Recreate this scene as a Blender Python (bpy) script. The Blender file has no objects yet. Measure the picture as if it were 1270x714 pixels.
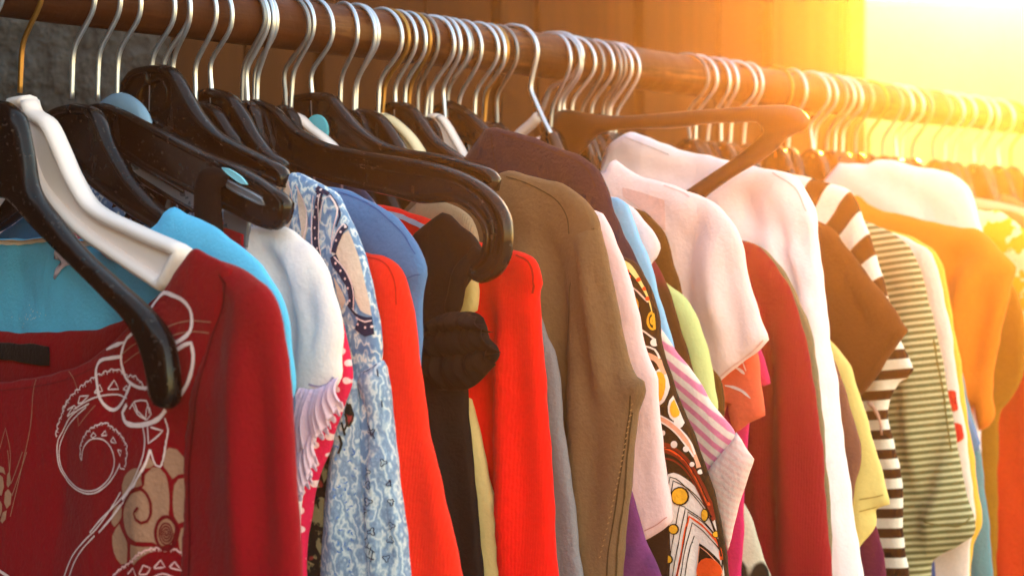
import bpy, math, random
import numpy as np
from mathutils import Vector, Matrix, geometry
random.seed(7)
SC = bpy.context.scene
COL = SC.collection
PI = math.pi
# ------------------------------------------------------------------ camera model
FPX, CX, HY, WPX = 2200.0, 635.0, 312.0, 1270.0
RODC = np.array([-0.284, 1.0, 0.1495])          # point of the rail axis near the left edge
RD = np.array([0.647, 0.763]); RD = RD / np.linalg.norm(RD)      # along the rail
PD = np.array([RD[1], -RD[0]])                   # across the rail, towards the viewer
RODR = 0.017
ROT = math.atan2(PD[1], PD[0])

def rail(t, d=0.0, z=0.0):
    p = RODC[:2] + RD * t + PD * d
    return Vector((p[0], p[1], z))

def t_of(x, d=0.0):
    """rail position whose point d in front of the rail is seen in column x"""
    u = (x - CX) / FPX
    q = RODC[:2] + PD * d
    return (u * q[1] - q[0]) / (RD[0] - u * RD[1])

class Plane:
    def __init__(s, t=0.0, e=None, o=None):
        s.t = t
        s.o = np.array(o if o is not None else (RODC[:2] + RD * t))
        s.e = np.array(e if e is not None else PD)
        s.n = np.array([-s.e[1], s.e[0]])
        s.sh = None
    def use(s, sh):
        """measure the following marks on the front of this sheet"""
        s.sh = sh
    def flat(s, pts, y):
        P = np.asarray(pts, float); y = np.broadcast_to(np.asarray(y, float), (len(P),))
        u, v = (P[:, 0]-CX)/FPX, (HY-P[:, 1])/FPX
        k = (s.o @ s.n+y)/(s.n[0]*u+s.n[1])
        return np.stack([(u*k-s.o[0])*s.e[0]+(k-s.o[1])*s.e[1], v*k], 1)
    def px(s, pts, y=None):
        if y is not None or s.sh is None: return s.flat(pts, 0.0 if y is None else y)
        yy = s.sh.y-s.sh.W*.8
        for _ in range(6):
            q = s.flat(pts, yy)
            yy = .5*np.asarray(yy)+.5*s.sh.front(q)
        q = s.flat(pts, yy)
        hug(s.sh.poly, q)
        return q

# crops used when measuring the photograph: origin x, y and magnification
CR = dict(A=(0,0,2.975), B=(300,0,2.976), C=(600,0,2.976), D=(920,0,2.974), E=(0,230,2.856), F=(0,470,2.925),
          G=(280,180,2.856), H=(300,430,2.516), I=(540,180,2.856), J=(560,430,2.515), K=(740,180,2.856),
          L=(840,430,2.516), M=(980,170,2.745), N=(1000,430,2.515), R1=(60,350,4.465), R2=(60,500,4.465),
          R3=(0,560,4.635), P1=(340,200,3.245), P2=(400,420,2.43), Q1=(760,310,3.57), Q2=(790,480,3.05),
          X1=(120,120,3.756), X2=(360,100,4.464), X3=(640,20,3.965), X4=(820,60,3.571))
def z(c, pts):
    ox, oy, s = CR[c]
    return [(ox + a / s, oy + b / s) for a, b in pts]

# ------------------------------------------------------------------ materials
def lin(c):
    return tuple(((v/255)/12.92 if v/255 <= .04045 else ((v/255+.055)/1.055)**2.4) for v in c)

class NB:
    """small node helper"""
    def __init__(s, name):
        s.m = bpy.data.materials.new(name); s.m.use_nodes = True
        s.nt = s.m.node_tree; s.p = s.nt.nodes['Principled BSDF']
        s.tc = s.nt.nodes.new('ShaderNodeTexCoord').outputs['Object']
    def n(s, t, ins=None, **kw):
        nd = s.nt.nodes.new(t)
        for k, v in kw.items(): setattr(nd, k, v)
        for k, v in (ins or {}).items(): s.put(nd.inputs[k], v)
        return nd
    def put(s, sock, v):
        if isinstance(v, bpy.types.NodeSocket): s.nt.links.new(v, sock)
        else: sock.default_value = v
    def math(s, op, a, b=0.0, c=0.0):
        return s.n('ShaderNodeMath', {0: a, 1: b, 2: c}, operation=op).outputs[0]
    def xyz(s, v=None):
        return s.n('ShaderNodeSeparateXYZ', {0: v or s.tc}).outputs
    def mix(s, f, a, b):
        nd = s.n('ShaderNodeMix', data_type='RGBA')
        s.put(nd.inputs[0], f)
        for i, v in ((6, a), (7, b)):
            s.put(nd.inputs[i], v if isinstance(v, bpy.types.NodeSocket) else (*v[:3], 1))
        return nd.outputs[2]
    def noise(s, scale, detail=2, vec=None, rough=.5):
        return s.n('ShaderNodeTexNoise', {'Vector': vec or s.tc, 'Scale': scale, 'Detail': detail, 'Roughness': rough}).outputs[0]
    def map(s, scale=(1,1,1), rot=(0,0,0), loc=(0,0,0)):
        return s.n('ShaderNodeMapping', {0: s.tc, 1: loc, 2: rot, 3: scale}).outputs[0]
    def step(s, v, lo, hi):
        return s.n('ShaderNodeMapRange', {0: v, 1: lo, 2: hi, 3: 0.0, 4: 1.0}, interpolation_type='SMOOTHSTEP').outputs[0]
    def stripes(s, ang, period, duty, warp=0.0, soft=.08, wscale=6):
        o = s.xyz()
        v = s.math('ADD', s.math('MULTIPLY', o[0], math.cos(ang)), s.math('MULTIPLY', o[2], math.sin(ang)))
        if warp:
            v = s.math('ADD', v, s.math('MULTIPLY', s.math('SUBTRACT', s.noise(wscale, 1), .5), warp))
        f = s.math('PINGPONG', s.math('DIVIDE', v, period), .5)
        return s.step(f, duty*.5 - soft, duty*.5 + soft)

def fabric(name, rgb, pattern=None, weave=700, bump=.35, var=.14, rough=.9, sheen=.06, knit=False):
    b = NB(name)
    col = tuple(a*b for a, b in zip(lin(rgb), (1.02, .93, 1.06)))
    base = pattern(b, col) if pattern else None
    if base is None: base = b.mix(0.0, col, col)
    nz = b.noise(38, 4)
    fine = b.noise(weave*.55, 2)
    v = b.math('ADD', b.math('MULTIPLY', nz, var), b.math('MULTIPLY', fine, var*1.5))
    v = b.math('ADD', v, 1 - var*1.25)
    c = b.n('ShaderNodeVectorMath', {0: base}, operation='SCALE'); b.put(c.inputs['Scale'], v)
    b.put(b.p.inputs['Base Color'], c.outputs[0])
    b.p.inputs['Roughness'].default_value = rough
    b.p.inputs['Specular IOR Level'].default_value = .1
    b.p.inputs['Sheen Weight'].default_value = sheen
    b.p.inputs['Sheen Roughness'].default_value = .5
    if knit:
        w = b.n('ShaderNodeTexWave', {'Vector': b.tc, 'Scale': 190.0, 'Distortion': 2.5, 'Detail': 1.0}, wave_type='BANDS', bands_direction='X').outputs[1]
        hgt = b.math('ADD', b.math('MULTIPLY', w, .35), fine)
    else:
        hgt = b.math('ADD', fine, b.math('MULTIPLY', b.noise(weave, 1, b.map((1, 1, .7))), .6))
    hgt = b.math('ADD', hgt, b.math('MULTIPLY', b.noise(42, 2), 1.6))
    bn = b.n('ShaderNodeBump', {'Height': hgt, 'Strength': bump, 'Distance': .0016})
    cr = b.n('ShaderNodeBump', {'Height': b.noise(21, 3, b.map((1, 1, .4), (0, .25, 0)), .5), 'Strength': .55, 'Distance': .011, 'Normal': bn.outputs[0]})
    b.put(b.p.inputs['Normal'], cr.outputs[0])
    return b.m

def plain(name, rgb, rough=.5, metal=0.0, spec=.5, bump=0.0, bscale=300, var=0.0, coat=0.0, trans=0.0):
    b = NB(name)
    c = lin(rgb)
    if var:
        b.put(b.p.inputs['Base Color'], b.mix(b.noise(45, 4), [x*(1-var) for x in c], [min(1, x*(1+var)) for x in c]))
        b.put(b.p.inputs['Roughness'], b.math('ADD', b.math('MULTIPLY', b.noise(90, 3), .3), rough-.15))
    else:
        b.p.inputs['Base Color'].default_value = (*c, 1)
        b.p.inputs['Roughness'].default_value = rough
    b.p.inputs['Metallic'].default_value = metal
    b.p.inputs['Specular IOR Level'].default_value = spec
    b.p.inputs['Coat Weight'].default_value = coat
    b.p.inputs['Transmission Weight'].default_value = trans
    if bump:
        bn = b.n('ShaderNodeBump', {'Height': b.noise(bscale, 3), 'Strength': bump, 'Distance': .001})
        b.put(b.p.inputs['Normal'], bn.outputs[0])
    return b.m

def thread_metal(name, c, rough):
    b = NB(name)
    b.put(b.p.inputs['Base Color'], b.mix(b.noise(120, 3), [x*.75 for x in lin(c)], lin(c)))
    b.put(b.p.inputs['Roughness'], b.math('ADD', b.math('MULTIPLY', b.noise(160, 3), .25), rough))
    b.p.inputs['Metallic'].default_value = .9
    return b.m

M = {}
M['steel'] = thread_metal('galvanised_steel', (208, 214, 226), .24)
M['bronze'] = thread_metal('bronze_wire', (176, 128, 66), .28)
def worn_plastic():
    b = NB('black_plastic')
    sc = b.step(b.noise(60, 5, b.map((1, 1, .25), (0, .6, 0)), .7), .6, .72)
    dust = b.step(b.noise(420, 3), .62, .7)
    c = b.mix(b.math('MULTIPLY', sc, .5), lin((5, 5, 7)), lin((38, 38, 42)))
    b.put(b.p.inputs['Base Color'], b.mix(b.math('MULTIPLY', dust, .35), c, lin((90, 88, 86))))
    b.put(b.p.inputs['Roughness'], b.math('ADD', b.math('MULTIPLY', sc, .2), .24))
    b.p.inputs['Specular IOR Level'].default_value = .28
    return b.m
M['black_plastic'] = worn_plastic()
M['dull_steel'] = thread_metal('tarnished_steel', (140, 140, 144), .34)
M['brown_plastic'] = plain('dark_brown_plastic', (40, 22, 12), .4, var=.1, bump=.1)
M['white_plastic'] = plain('white_plastic', (240, 222, 222), .4, var=.03, bump=.08)
M['cream_plastic'] = plain('cream_plastic', (226, 204, 170), .42, var=.04, bump=.08)
M['clear_blue'] = plain('clear_blue_plastic', (150, 190, 226), .22, trans=.45, var=.1, coat=.3)
M['smoky'] = plain('smoky_clear_plastic', (112, 116, 128), .3, trans=.3, var=.15)
M['cyan_disc'] = plain('cyan_card', (92, 196, 222), .6, var=.06, bump=.2, bscale=700)
M['cyan_sticker'] = plain('cyan_sticker', (140, 216, 240), .4)
M['tan_wood'] = plain('tan_wood', (138, 92, 54), .6, var=.2, bump=.3)
M['black_strap'] = fabric('black_strap_cloth', (18, 15, 15), bump=.25, sheen=0)
M['ink_white'] = fabric('white_ink', (240, 218, 210), var=.08, bump=.3, sheen=0)
M['ink_tan'] = fabric('tan_ink', (176, 134, 106), var=.12, bump=.4, sheen=0)
M['ink_red'] = fabric('dark_red_cloth', (116, 16, 24), var=.1, bump=.3)
M['ink_pink'] = fabric('pale_pink_ink', (244, 196, 190), var=.08, sheen=0)

# ------------------------------------------------------------------ mesh helpers
def mesh_obj(name, verts, faces, mat, parent=None, smooth=True):
    me = bpy.data.meshes.new(name)
    me.from_pydata([tuple(v) for v in verts], [], [tuple(f) for f in faces])
    if smooth: me.polygons.foreach_set('use_smooth', [True]*len(me.polygons))
    me.update()
    if mat: me.materials.append(mat)
    o = bpy.data.objects.new(name, me); COL.objects.link(o)
    if parent: o.parent = parent
    return o

def thing(name, label, cat, loc, rz=0.0, group=None):
    o = bpy.data.objects.new(name, None); COL.objects.link(o)
    o.location = loc; o.rotation_euler = (0, 0, rz); o.empty_display_size = .03
    o['label'] = label; o['category'] = cat
    if group: o['group'] = group
    return o

def spline(pts, step, closed=False, corner=None):
    """centripetal-ish Catmull-Rom through pts, resampled to about step"""
    P = np.array(pts, float)
    n = len(P)
    if n < 3 and not closed:
        L = np.linalg.norm(P[-1]-P[0]); k = max(2, int(L/step)+1)
        return np.array([P[0]+(P[-1]-P[0])*a for a in np.linspace(0, 1, k)])
    out = []
    rng = range(n) if closed else range(n-1)
    for i in rng:
        p1, p2 = P[i], P[(i+1) % n]
        p0 = P[(i-1) % n] if (closed or i > 0) else 2*p1-p2
        p3 = P[(i+2) % n] if (closed or i < n-2) else 2*p2-p1
        L = np.linalg.norm(p2-p1)
        c1 = (p1-p0) @ (p2-p1) < .55*np.linalg.norm(p1-p0)*np.linalg.norm(p2-p1); c2 = (p2-p1) @ (p3-p2) < .55*np.linalg.norm(p2-p1)*np.linalg.norm(p3-p2)
        l0, l2 = np.linalg.norm(p1-p0)+1e-9, np.linalg.norm(p3-p2)+1e-9
        m1 = (p2-p0)/(l0+L+1e-9)*L; m2 = (p3-p1)/(l2+L+1e-9)*L
        if c1: m1 = p2-p1
        if c2: m2 = p2-p1
        k = max(1, int(round(L/step)))
        for a in np.arange(k)/k:
            h = a
            out.append((2*h**3-3*h*h+1)*p1+(h**3-2*h*h+h)*m1+(-2*h**3+3*h*h)*p2+(h**3-h*h)*m2)
    if not closed: out.append(P[-1])
    return np.array(out)

def dist_poly(pts, poly):
    """unsigned distance from pts to the closed polygon and an inside test"""
    pts = np.asarray(pts, float); A = np.asarray(poly); B = np.roll(A, -1, 0)
    D = np.full(len(pts), 1e9); ins = np.zeros(len(pts), bool)
    for c0 in range(0, len(pts), 4000):
        p = pts[c0:c0+4000]
        ab = B-A; ap = p[:, None]-A[None]
        tt = np.clip((ap*ab).sum(2)/((ab*ab).sum(1)+1e-15), 0, 1)
        q = ap-ab[None]*tt[..., None]
        D[c0:c0+4000] = np.sqrt((q*q).sum(2).min(1))
        y, x = p[:, 1:2], p[:, 0:1]
        cond = ((A[:, 1][None] > y) != (B[:, 1][None] > y))
        xi = A[:, 0]+(y-A[:, 1])*(B[:, 0]-A[:, 0])/(B[:, 1]-A[:, 1]+1e-15)
        ins[c0:c0+4000] = ((cond & (x < xi)).sum(1) % 2) == 1
    return D, ins

def fold_fn(seed, A, lam=.05, top=.05, dc=.12, ramp=.16, lean=.0):
    r = random.Random(seed)
    comp = [(1.0, lam*r.uniform(1.4, 1.9), r.uniform(0, 6.3), r.uniform(2, 5), r.uniform(0, 6.3)),
            (.8, lam*r.uniform(.85, 1.15), r.uniform(0, 6.3), r.uniform(3, 7), r.uniform(0, 6.3)),
            (.35, lam*r.uniform(.45, .6), r.uniform(0, 6.3), r.uniform(4, 9), r.uniform(0, 6.3)),
            (.14, lam*r.uniform(.2, .27), r.uniform(0, 6.3), r.uniform(8, 14), r.uniform(0, 6.3))]
    def f(p):
        d, h = p[:, 0], p[:, 1]
        g = np.maximum(0, top-h)
        u = (d-dc)/(1+.9*g/.4)+lean*g
        s = 0
        for a, l, ph, k, q in comp:
            x = 2*PI*u/l+ph+.7*np.sin(k*h*2.2+q)
            s = s+a*(.6*np.sin(x)+.5*(1-2*np.abs(np.sin(x/2+q))**.75))
        rm = np.clip(g/ramp, .12, 1)
        tug = .25*np.sin(2*PI*(d*.6+h)/.035+comp[0][2])*np.exp(-((g-.03)/.03)**2)
        return A*(rm*s+tug)
    return f

def hug(A, q, inset=.0014):
    """points just past the rounded edge are drawn back onto the cloth"""
    B = np.roll(A, -1, 0); ab = B-A
    D, ins = dist_poly(q, A)
    for i in np.where((~ins & (D < .016)) | (ins & (D < inset*.85)))[0]:
        tt = np.clip(((q[i]-A)*ab).sum(1)/((ab*ab).sum(1)+1e-15), 0, 1)
        c = A+ab*tt[:, None]; k = ((c-q[i])**2).sum(1).argmin()
        nr = np.array([-ab[k, 1], ab[k, 0]]); nr /= np.linalg.norm(nr)+1e-12
        for sg in (1, -1):
            w = c[k]+nr*sg*inset
            if dist_poly(w[None], A)[1][0]: q[i] = w; break
    return q

def crease_fn(base, lines):
    """adds traced folds: (points, height towards the viewer, width)"""
    L = [(spline(a, .006), h, w) for a, h, w in lines]
    def f(p):
        s = base(p) if base is not None else np.zeros(len(p))
        for a, h, w in L:
            best = np.full(len(p), 1e9); fr = np.zeros(len(p)); n = len(a)-1
            for k in range(n):
                ab = a[k+1]-a[k]
                tt = np.clip(((p-a[k]) @ ab)/(ab @ ab+1e-15), 0, 1)
                dd = np.linalg.norm(p-a[k]-tt[:, None]*ab, axis=1)
                m = dd < best; best[m] = dd[m]; fr[m] = (k+tt[m])/n
            tp = np.clip(np.minimum(fr, 1-fr)*3.2+.15, 0, 1)
            s = s-1.6*h*tp*np.exp(-(best/w)**1.4)
        return s
    return f

def ruffle(o, pl, sh, name, top, bot, n, amp, mat, y, tucked=False):
    A = spline(pl.flat(top, y), .001); B = spline(pl.flat(bot, y), .001)
    m, r = n*14, 12
    i = np.linspace(0, 1, m)
    ia = np.stack([np.interp(i*(len(A)-1), np.arange(len(A)), A[:, k]) for k in (0, 1)], 1)
    ib = np.stack([np.interp(i*(len(B)-1), np.arange(len(B)), B[:, k]) for k in (0, 1)], 1)
    ph = 2*PI*n*i+1.1*np.sin(i*9)
    V, F = [], []
    for q in range(r+1):
        v = q/r
        P = ia*(1-v)+ib*v
        a = amp*(.25+.75*(math.sin(PI*v)**.7-.3*v if tucked else v))*(1+.4*np.sin(i*23+v)+.3*np.sin(i*41))
        d = P[:, 0]+.35*a*np.cos(ph*1+.4); h = P[:, 1]+(.0016*np.cos(ph*2) if q == r and not tucked else 0)
        V += [np.stack([d, y-.004*(1-(v if tucked else 0))-a*np.sin(ph)-(.009 if tucked else .004)*math.sin(v*PI), h], 1)]
    V = np.concatenate(V); N = len(V)
    for q in range(r):
        for k in range(m-1):
            F.append((q*m+k, (q+1)*m+k, (q+1)*m+k+1, q*m+k+1))
    V2 = V+np.array([0, .0009, 0])
    F2 = [tuple(x+N for x in f[::-1]) for f in F]
    E_ = list(range(m))+[q*m+m-1 for q in range(1, r+1)]+[r*m+k for k in range(m-2, -1, -1)]+[q*m for q in range(r-1, 0, -1)]
    S = [(E_[k], E_[(k+1) % len(E_)], E_[(k+1) % len(E_)]+N, E_[k]+N) for k in range(len(E_))]
    return mesh_obj(name, np.concatenate([V, V2]), F+F2+S, mat, o)

def cdt(bnd, inner):
    nb = len(bnd)
    vs = [Vector((float(a), float(b))) for a, b in bnd]+[Vector((float(a), float(b))) for a, b in inner]
    ed = [(i, (i+1) % nb) for i in range(nb)]
    v, e, f, _, _, _ = geometry.delaunay_2d_cdt(vs, ed, [], 1, 1e-6)
    return np.array([(a.x, a.y) for a in v]), [list(x) for x in f]

def wobble(poly, seed, amp=.00042):
    """a little unevenness along a cut edge"""
    r = random.Random(seed); P = np.array(poly)
    s = np.concatenate([[0], np.cumsum(np.linalg.norm(np.diff(P, axis=0), axis=1))])
    tg = np.roll(P, -1, 0)-np.roll(P, 1, 0); tg /= np.linalg.norm(tg, axis=1)[:, None]+1e-12
    nr = np.stack([-tg[:, 1], tg[:, 0]], 1)
    k = sum(a*np.sin(2*PI*s/l+r.uniform(0, 6.3)) for a, l in ((1, .071), (.8, .038), (.5, .019)))
    return P+nr*(amp*k)[:, None]

class Sheet:
    """a soft closed sheet: outline in (across, up), a front and a back joined along the outline"""
    def __init__(s, poly, W, R, fold=None, yoff=0.0, g=.006):
        s.poly = np.array(poly); s.W, s.R, s.fold, s.y, s.g = W, R, fold, yoff, g
    def w(s, p, D=None):
        if D is None:
            D, ins = dist_poly(p, s.poly); D = np.where(ins, D, 0)
        x = np.clip(D/s.R, 0, 1)
        return s.W*np.sqrt(np.clip(1-(1-x)**2, 0, 1))
    def damp(s, D): return .3+.7*np.clip(D/.03, 0, 1)
    def front(s, p):
        p = np.asarray(p, float)
        D, ins = dist_poly(p, s.poly); D = np.where(ins, D, 0)
        F = s.fold(p)*s.damp(D) if s.fold is not None else 0
        return s.y+F-s.w(p, D)
    def build(s, name, mat, parent):
        g = s.g
        bnd = s.poly
        lo, hi = bnd.min(0), bnd.max(0)
        xs = np.arange(lo[0], hi[0], g); ys = np.arange(lo[1], hi[1], g*1.15)
        gx, gy = np.meshgrid(xs, ys); gx = gx+(np.arange(len(ys)) % 2)[:, None]*g*.5
        P = np.stack([gx.ravel(), gy.ravel()], 1)
        # thin out the half that faces away from the camera
        keep = (P[:, 0] > -.03) | ((np.round((P[:, 0]-lo[0])/g).astype(int) % 2 == 0) & (np.round((P[:, 1]-lo[1])/(g*1.15)).astype(int) % 2 == 0))
        P = P[keep]
        D, ins = dist_poly(P, bnd)
        P = P[ins & (D > g*.75)]
        tg = np.roll(bnd, -1, 0)-np.roll(bnd, 1, 0); tg /= np.linalg.norm(tg, axis=1)[:, None]+1e-12
        nr = np.stack([-tg[:, 1], tg[:, 0]], 1)
        rings = []
        for dl in (s.R*.07, s.R*.28):
            for sg in (1, -1):
                q = bnd+nr*dl*sg
                dq, iq = dist_poly(q, bnd)
                rings.append(q[iq & (dq > dl*.93)])
        inner = np.concatenate([P]+rings) if len(P) else np.concatenate(rings)
        V, Fc = cdt(bnd, inner)
        Dv, iv = dist_poly(V, bnd)
        edge = Dv < 1e-5
        wv = s.w(V, np.where(edge, 0, Dv))
        fo = s.fold(V)*s.damp(np.where(edge, 0, Dv)) if s.fold is not None else np.zeros(len(V))
        n = len(V)
        front = np.stack([V[:, 0], s.y+fo-wv, V[:, 1]], 1)
        ib = np.full(n, -1); k = n; back = []
        for i in range(n):
            if edge[i]: ib[i] = i
            else: ib[i] = k; k += 1; back.append((V[i, 0], s.y+fo[i]+wv[i], V[i, 1]))
        verts = np.concatenate([front, np.array(back)]) if back else front
        faces = []
        for f in Fc:
            a = V[f]
            ccw = (a[1, 0]-a[0, 0])*(a[2, 1]-a[0, 1])-(a[1, 1]-a[0, 1])*(a[2, 0]-a[0, 0]) > 0
            f = f if ccw else f[::-1]          # seen from -y, x right, z up: ccw faces the viewer
            faces.append(f)
            b = [int(ib[i]) for i in f[::-1]]
            if b != list(f[::-1]): faces.append(b)
        return mesh_obj(name, verts, faces, mat, parent)

EPS = .0007
def strip(sh, line, w, eps=EPS, step=.003, ticks=None, taper=False):
    """verts, faces of a ribbon of width w laid on a sheet's front"""
    L = spline(line, step)
    tg = np.gradient(L, axis=0); tg /= np.linalg.norm(tg, axis=1)[:, None]+1e-12
    nr = np.stack([-tg[:, 1], tg[:, 0]], 1)
    ww = np.full(len(L), w*.5)
    ww = ww*(1+.18*np.sin(np.arange(len(L))*1.7+len(L))*(np.random.RandomState(len(L)).rand(len(L))))
    if taper: ww = ww*np.clip(np.minimum(np.arange(len(L)), np.arange(len(L))[::-1])/3+.35, 0, 1)
    l, r = L+nr*ww[:, None], L-nr*ww[:, None]
    V = hug(sh.poly, np.concatenate([l, r]), .0009); y = sh.front(V)-eps
    n = len(L)
    D, ins = dist_poly(V, sh.poly); ok = ins & (D > .0004)
    F = [(i, n+i, n+i+1, i+1) for i in range(n-1) if ok[i] and ok[n+i] and ok[n+i+1] and ok[i+1]]
    return [np.stack([V[:, 0], y, V[:, 1]], 1), F]

def patch(sh, poly, eps=EPS*.6, step=.004, smooth=True):
    B = spline(poly, step, True) if smooth else np.array(poly)
    lo, hi = B.min(0), B.max(0)
    gx, gy = np.meshgrid(np.arange(lo[0], hi[0], step), np.arange(lo[1], hi[1], step))
    P = np.stack([gx.ravel(), gy.ravel()], 1)
    if len(P):
        D, ins = dist_poly(P, B); P = P[ins & (D > step*.5)]
    V, F = cdt(B, P)
    D, ins = dist_poly(V, sh.poly); ok = ins & (D > .0004)
    F = [f for f in F if all(ok[i] for i in f)]
    return [np.stack([V[:, 0], sh.front(V)-eps, V[:, 1]], 1), F]

def disc(sh, c, rx, ry=None, eps=EPS*1.3, n=14, rot=0):
    ry = ry or rx
    a = np.arange(n)/n*2*PI
    q = np.stack([np.cos(a)*rx, np.sin(a)*ry], 1)
    V = np.concatenate([[c], np.array(c)+q*.55, np.array(c)+q])
    F = [(0, 1+i, 1+(i+1) % n) for i in range(n)]+[(1+i, 1+n+i, 1+n+(i+1) % n, 1+(i+1) % n) for i in range(n)]
    V = hug(sh.poly, V, .0009); D, ins = dist_poly(V, sh.poly); F = [f for f in F if all(ins[i] for i in f)]
    return [np.stack([V[:, 0], sh.front(V)-eps, V[:, 1]], 1), F]

def join(parts):
    vs, fs, k = [], [], 0
    for v, f in parts:
        vs.append(v); fs += [tuple(int(i)+k for i in q) for q in f]; k += len(v)
    V = np.concatenate(vs)
    used = np.zeros(len(V), bool)
    for f in fs: used[list(f)] = True
    mp = np.cumsum(used)-1
    return V[used], [tuple(int(mp[i]) for i in f) for f in fs]

def marks(name, parts, mat, parent):
    v, f = join(parts)
    return mesh_obj(name, v, f, mat, parent)

def tube(pts, r, sides=8, taper=None):
    P = np.array(pts, float); n = len(P)
    tg = np.gradient(P, axis=0); tg /= np.linalg.norm(tg, axis=1)[:, None]+1e-12
    up = np.array([0, 1.0, 0])
    V, F = [], []
    a = np.arange(sides)/sides*2*PI
    for i in range(n):
        x = np.cross(tg[i], up)
        if np.linalg.norm(x) < 1e-3: x = np.cross(tg[i], [1, 0, 0])
        x /= np.linalg.norm(x); yv = np.cross(x, tg[i])
        rr = r if taper is None else r*taper[i]
        V += list(P[i]+rr*(np.cos(a)[:, None]*x+np.sin(a)[:, None]*yv))
    for i in range(n-1):
        for j in range(sides):
            F.append((i*sides+j, i*sides+(j+1) % sides, (i+1)*sides+(j+1) % sides, (i+1)*sides+j))
    F.append(tuple(range(sides))[::-1]); F.append(tuple((n-1)*sides+j for j in range(sides)))
    return [np.array(V), F]

def box(x0, x1, y0, y1, z0, z1):
    v = np.array([(x, y, zz) for x in (x0, x1) for y in (y0, y1) for zz in (z0, z1)], float)
    return [v, [(0,1,3,2), (4,6,7,5), (0,4,5,1), (2,3,7,6), (0,2,6,4), (1,5,7,3)]]

# ------------------------------------------------------------------ hooks and hangers
HZ = RODC[2]
def hook_path(neck=-.058, kink=-.034, r=.0205, lean=0.0):
    c = RODR-r+.0014
    a = np.radians(np.arange(-28, 206, 9))
    arc = np.stack([np.cos(a)*r, c+np.sin(a)*r], 1)
    low = spline([(lean, neck-.004), (lean*.6, (neck+kink)/2), (0, kink), (.0045, kink+.006)], .004)
    P = np.concatenate([low, spline(np.concatenate([low[-1:], arc[:1]]), .004)[1:-1], arc])
    # ease the joints
    for _ in range(2):
        P[1:-1] = (P[:-2]+2*P[1:-1]+P[2:])/4
    return np.stack([P[:, 0], np.zeros(len(P)), P[:, 1]+HZ], 1)

HOOK_MESH = {}
def hook_obj(kind, parent, mat, r=.00155):
    """hook meshes are shared between hangers of one kind"""
    key = (kind, mat.name)
    if key not in HOOK_MESH:
        rr = random.Random(kind)
        P = hook_path(rr.uniform(-.062, -.055), rr.uniform(-.037, -.031), rr.uniform(.0196, .0222), rr.uniform(-.003, .003))
        v, f = tube(P, r, 10)
        HOOK_MESH[key] = mesh_obj('hook', v, f, mat, parent)
        return HOOK_MESH[key]
    o = HOOK_MESH[key].copy(); COL.objects.link(o); o.parent = parent
    return o

def mirror_poly(top, bot):
    """near arm of a hanger: upper edge neck->tip, lower edge tip->centre; adds the far arm"""
    a = np.concatenate([top, bot])
    m = a[::-1]*np.array([-1, 1])
    m = m[m[:, 0] < -.0015]; a = a[a[:, 0] > .0015]
    return np.concatenate([a, m])

def hanger_body(parent, poly, mat, web=.0028, rim=.0034, inflate=None, y=0.0, name='body'):
    B = spline(poly, .004, True)
    if inflate:
        return Sheet(B, inflate[0], inflate[1], None, y, g=.005).build(name, mat, parent)
    V, F = cdt(B, np.zeros((0, 2)))
    n = len(V)
    vs = np.concatenate([np.stack([V[:, 0], np.full(n, y-web/2), V[:, 1]], 1), np.stack([V[:, 0], np.full(n, y+web/2), V[:, 1]], 1)])
    fs = []
    for f in F:
        a = V[f]
        ccw = (a[1, 0]-a[0, 0])*(a[2, 1]-a[0, 1])-(a[1, 1]-a[0, 1])*(a[2, 0]-a[0, 0]) > 0
        f = f if ccw else f[::-1]
        fs.append(tuple(f)); fs.append(tuple(i+n for i in f[::-1]))
    ring = np.stack([B[:, 0], np.full(len(B), y), B[:, 1]], 1)
    ring = np.concatenate([ring, ring[:1]])
    v2, f2 = tube(ring, rim, 8)
    # a flatter, deeper lip than a round tube
    v2[:, 1] = y+(v2[:, 1]-y)*1.75
    v, f = join([[vs, fs], [v2, f2]])
    return mesh_obj(name, v, f, mat, parent)

GH = 'hangers crowded on the wooden rail'
GG = 'second-hand clothes hanging on the rail'
HANG = []
def hanger(x, label, mat='black_plastic', hookmat='steel', t=None, top=None, bot=None, poly=None, mirror=True, kind=None, web=.0028, rim=.0026, inflate=None, name='clothes_hanger'):
    t = t_of(x) if t is None else t
    o = thing(name, label, 'hanger', rail(t), ROT, GH)
    o['group'] = GH
    pl = Plane(t)
    if top is not None:
        a, b = pl.px(top), pl.px(bot)
        P = mirror_poly(a, b) if mirror else np.concatenate([a, b])
        hanger_body(o, P, M[mat], web, rim, inflate)
    hk = hook_obj(kind if kind is not None else random.randint(0, 7), o, M[hookmat])
    HANG.append(t)
    return o, pl

# --- generic hanger arms shared by the hangers that are mostly inside clothes
GEN = {}
GEN_T = [(.003, .093), (.01, .086), (.018, .064), (.034, .03), (.06, .0), (.1, -.032), (.118, -.045)]
GEN_B = [(.115, -.054), (.09, -.04), (.06, -.014), (.03, .014), (.012, .042), (.002, .052)]
def generic_body(parent, mat):
    if mat not in GEN:
        GEN[mat] = hanger_body(parent, mirror_poly(np.array(GEN_T), np.array(GEN_B)), M[mat], rim=.0028)
    else:
        c = GEN[mat].copy(); COL.objects.link(c); c.parent = parent

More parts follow.
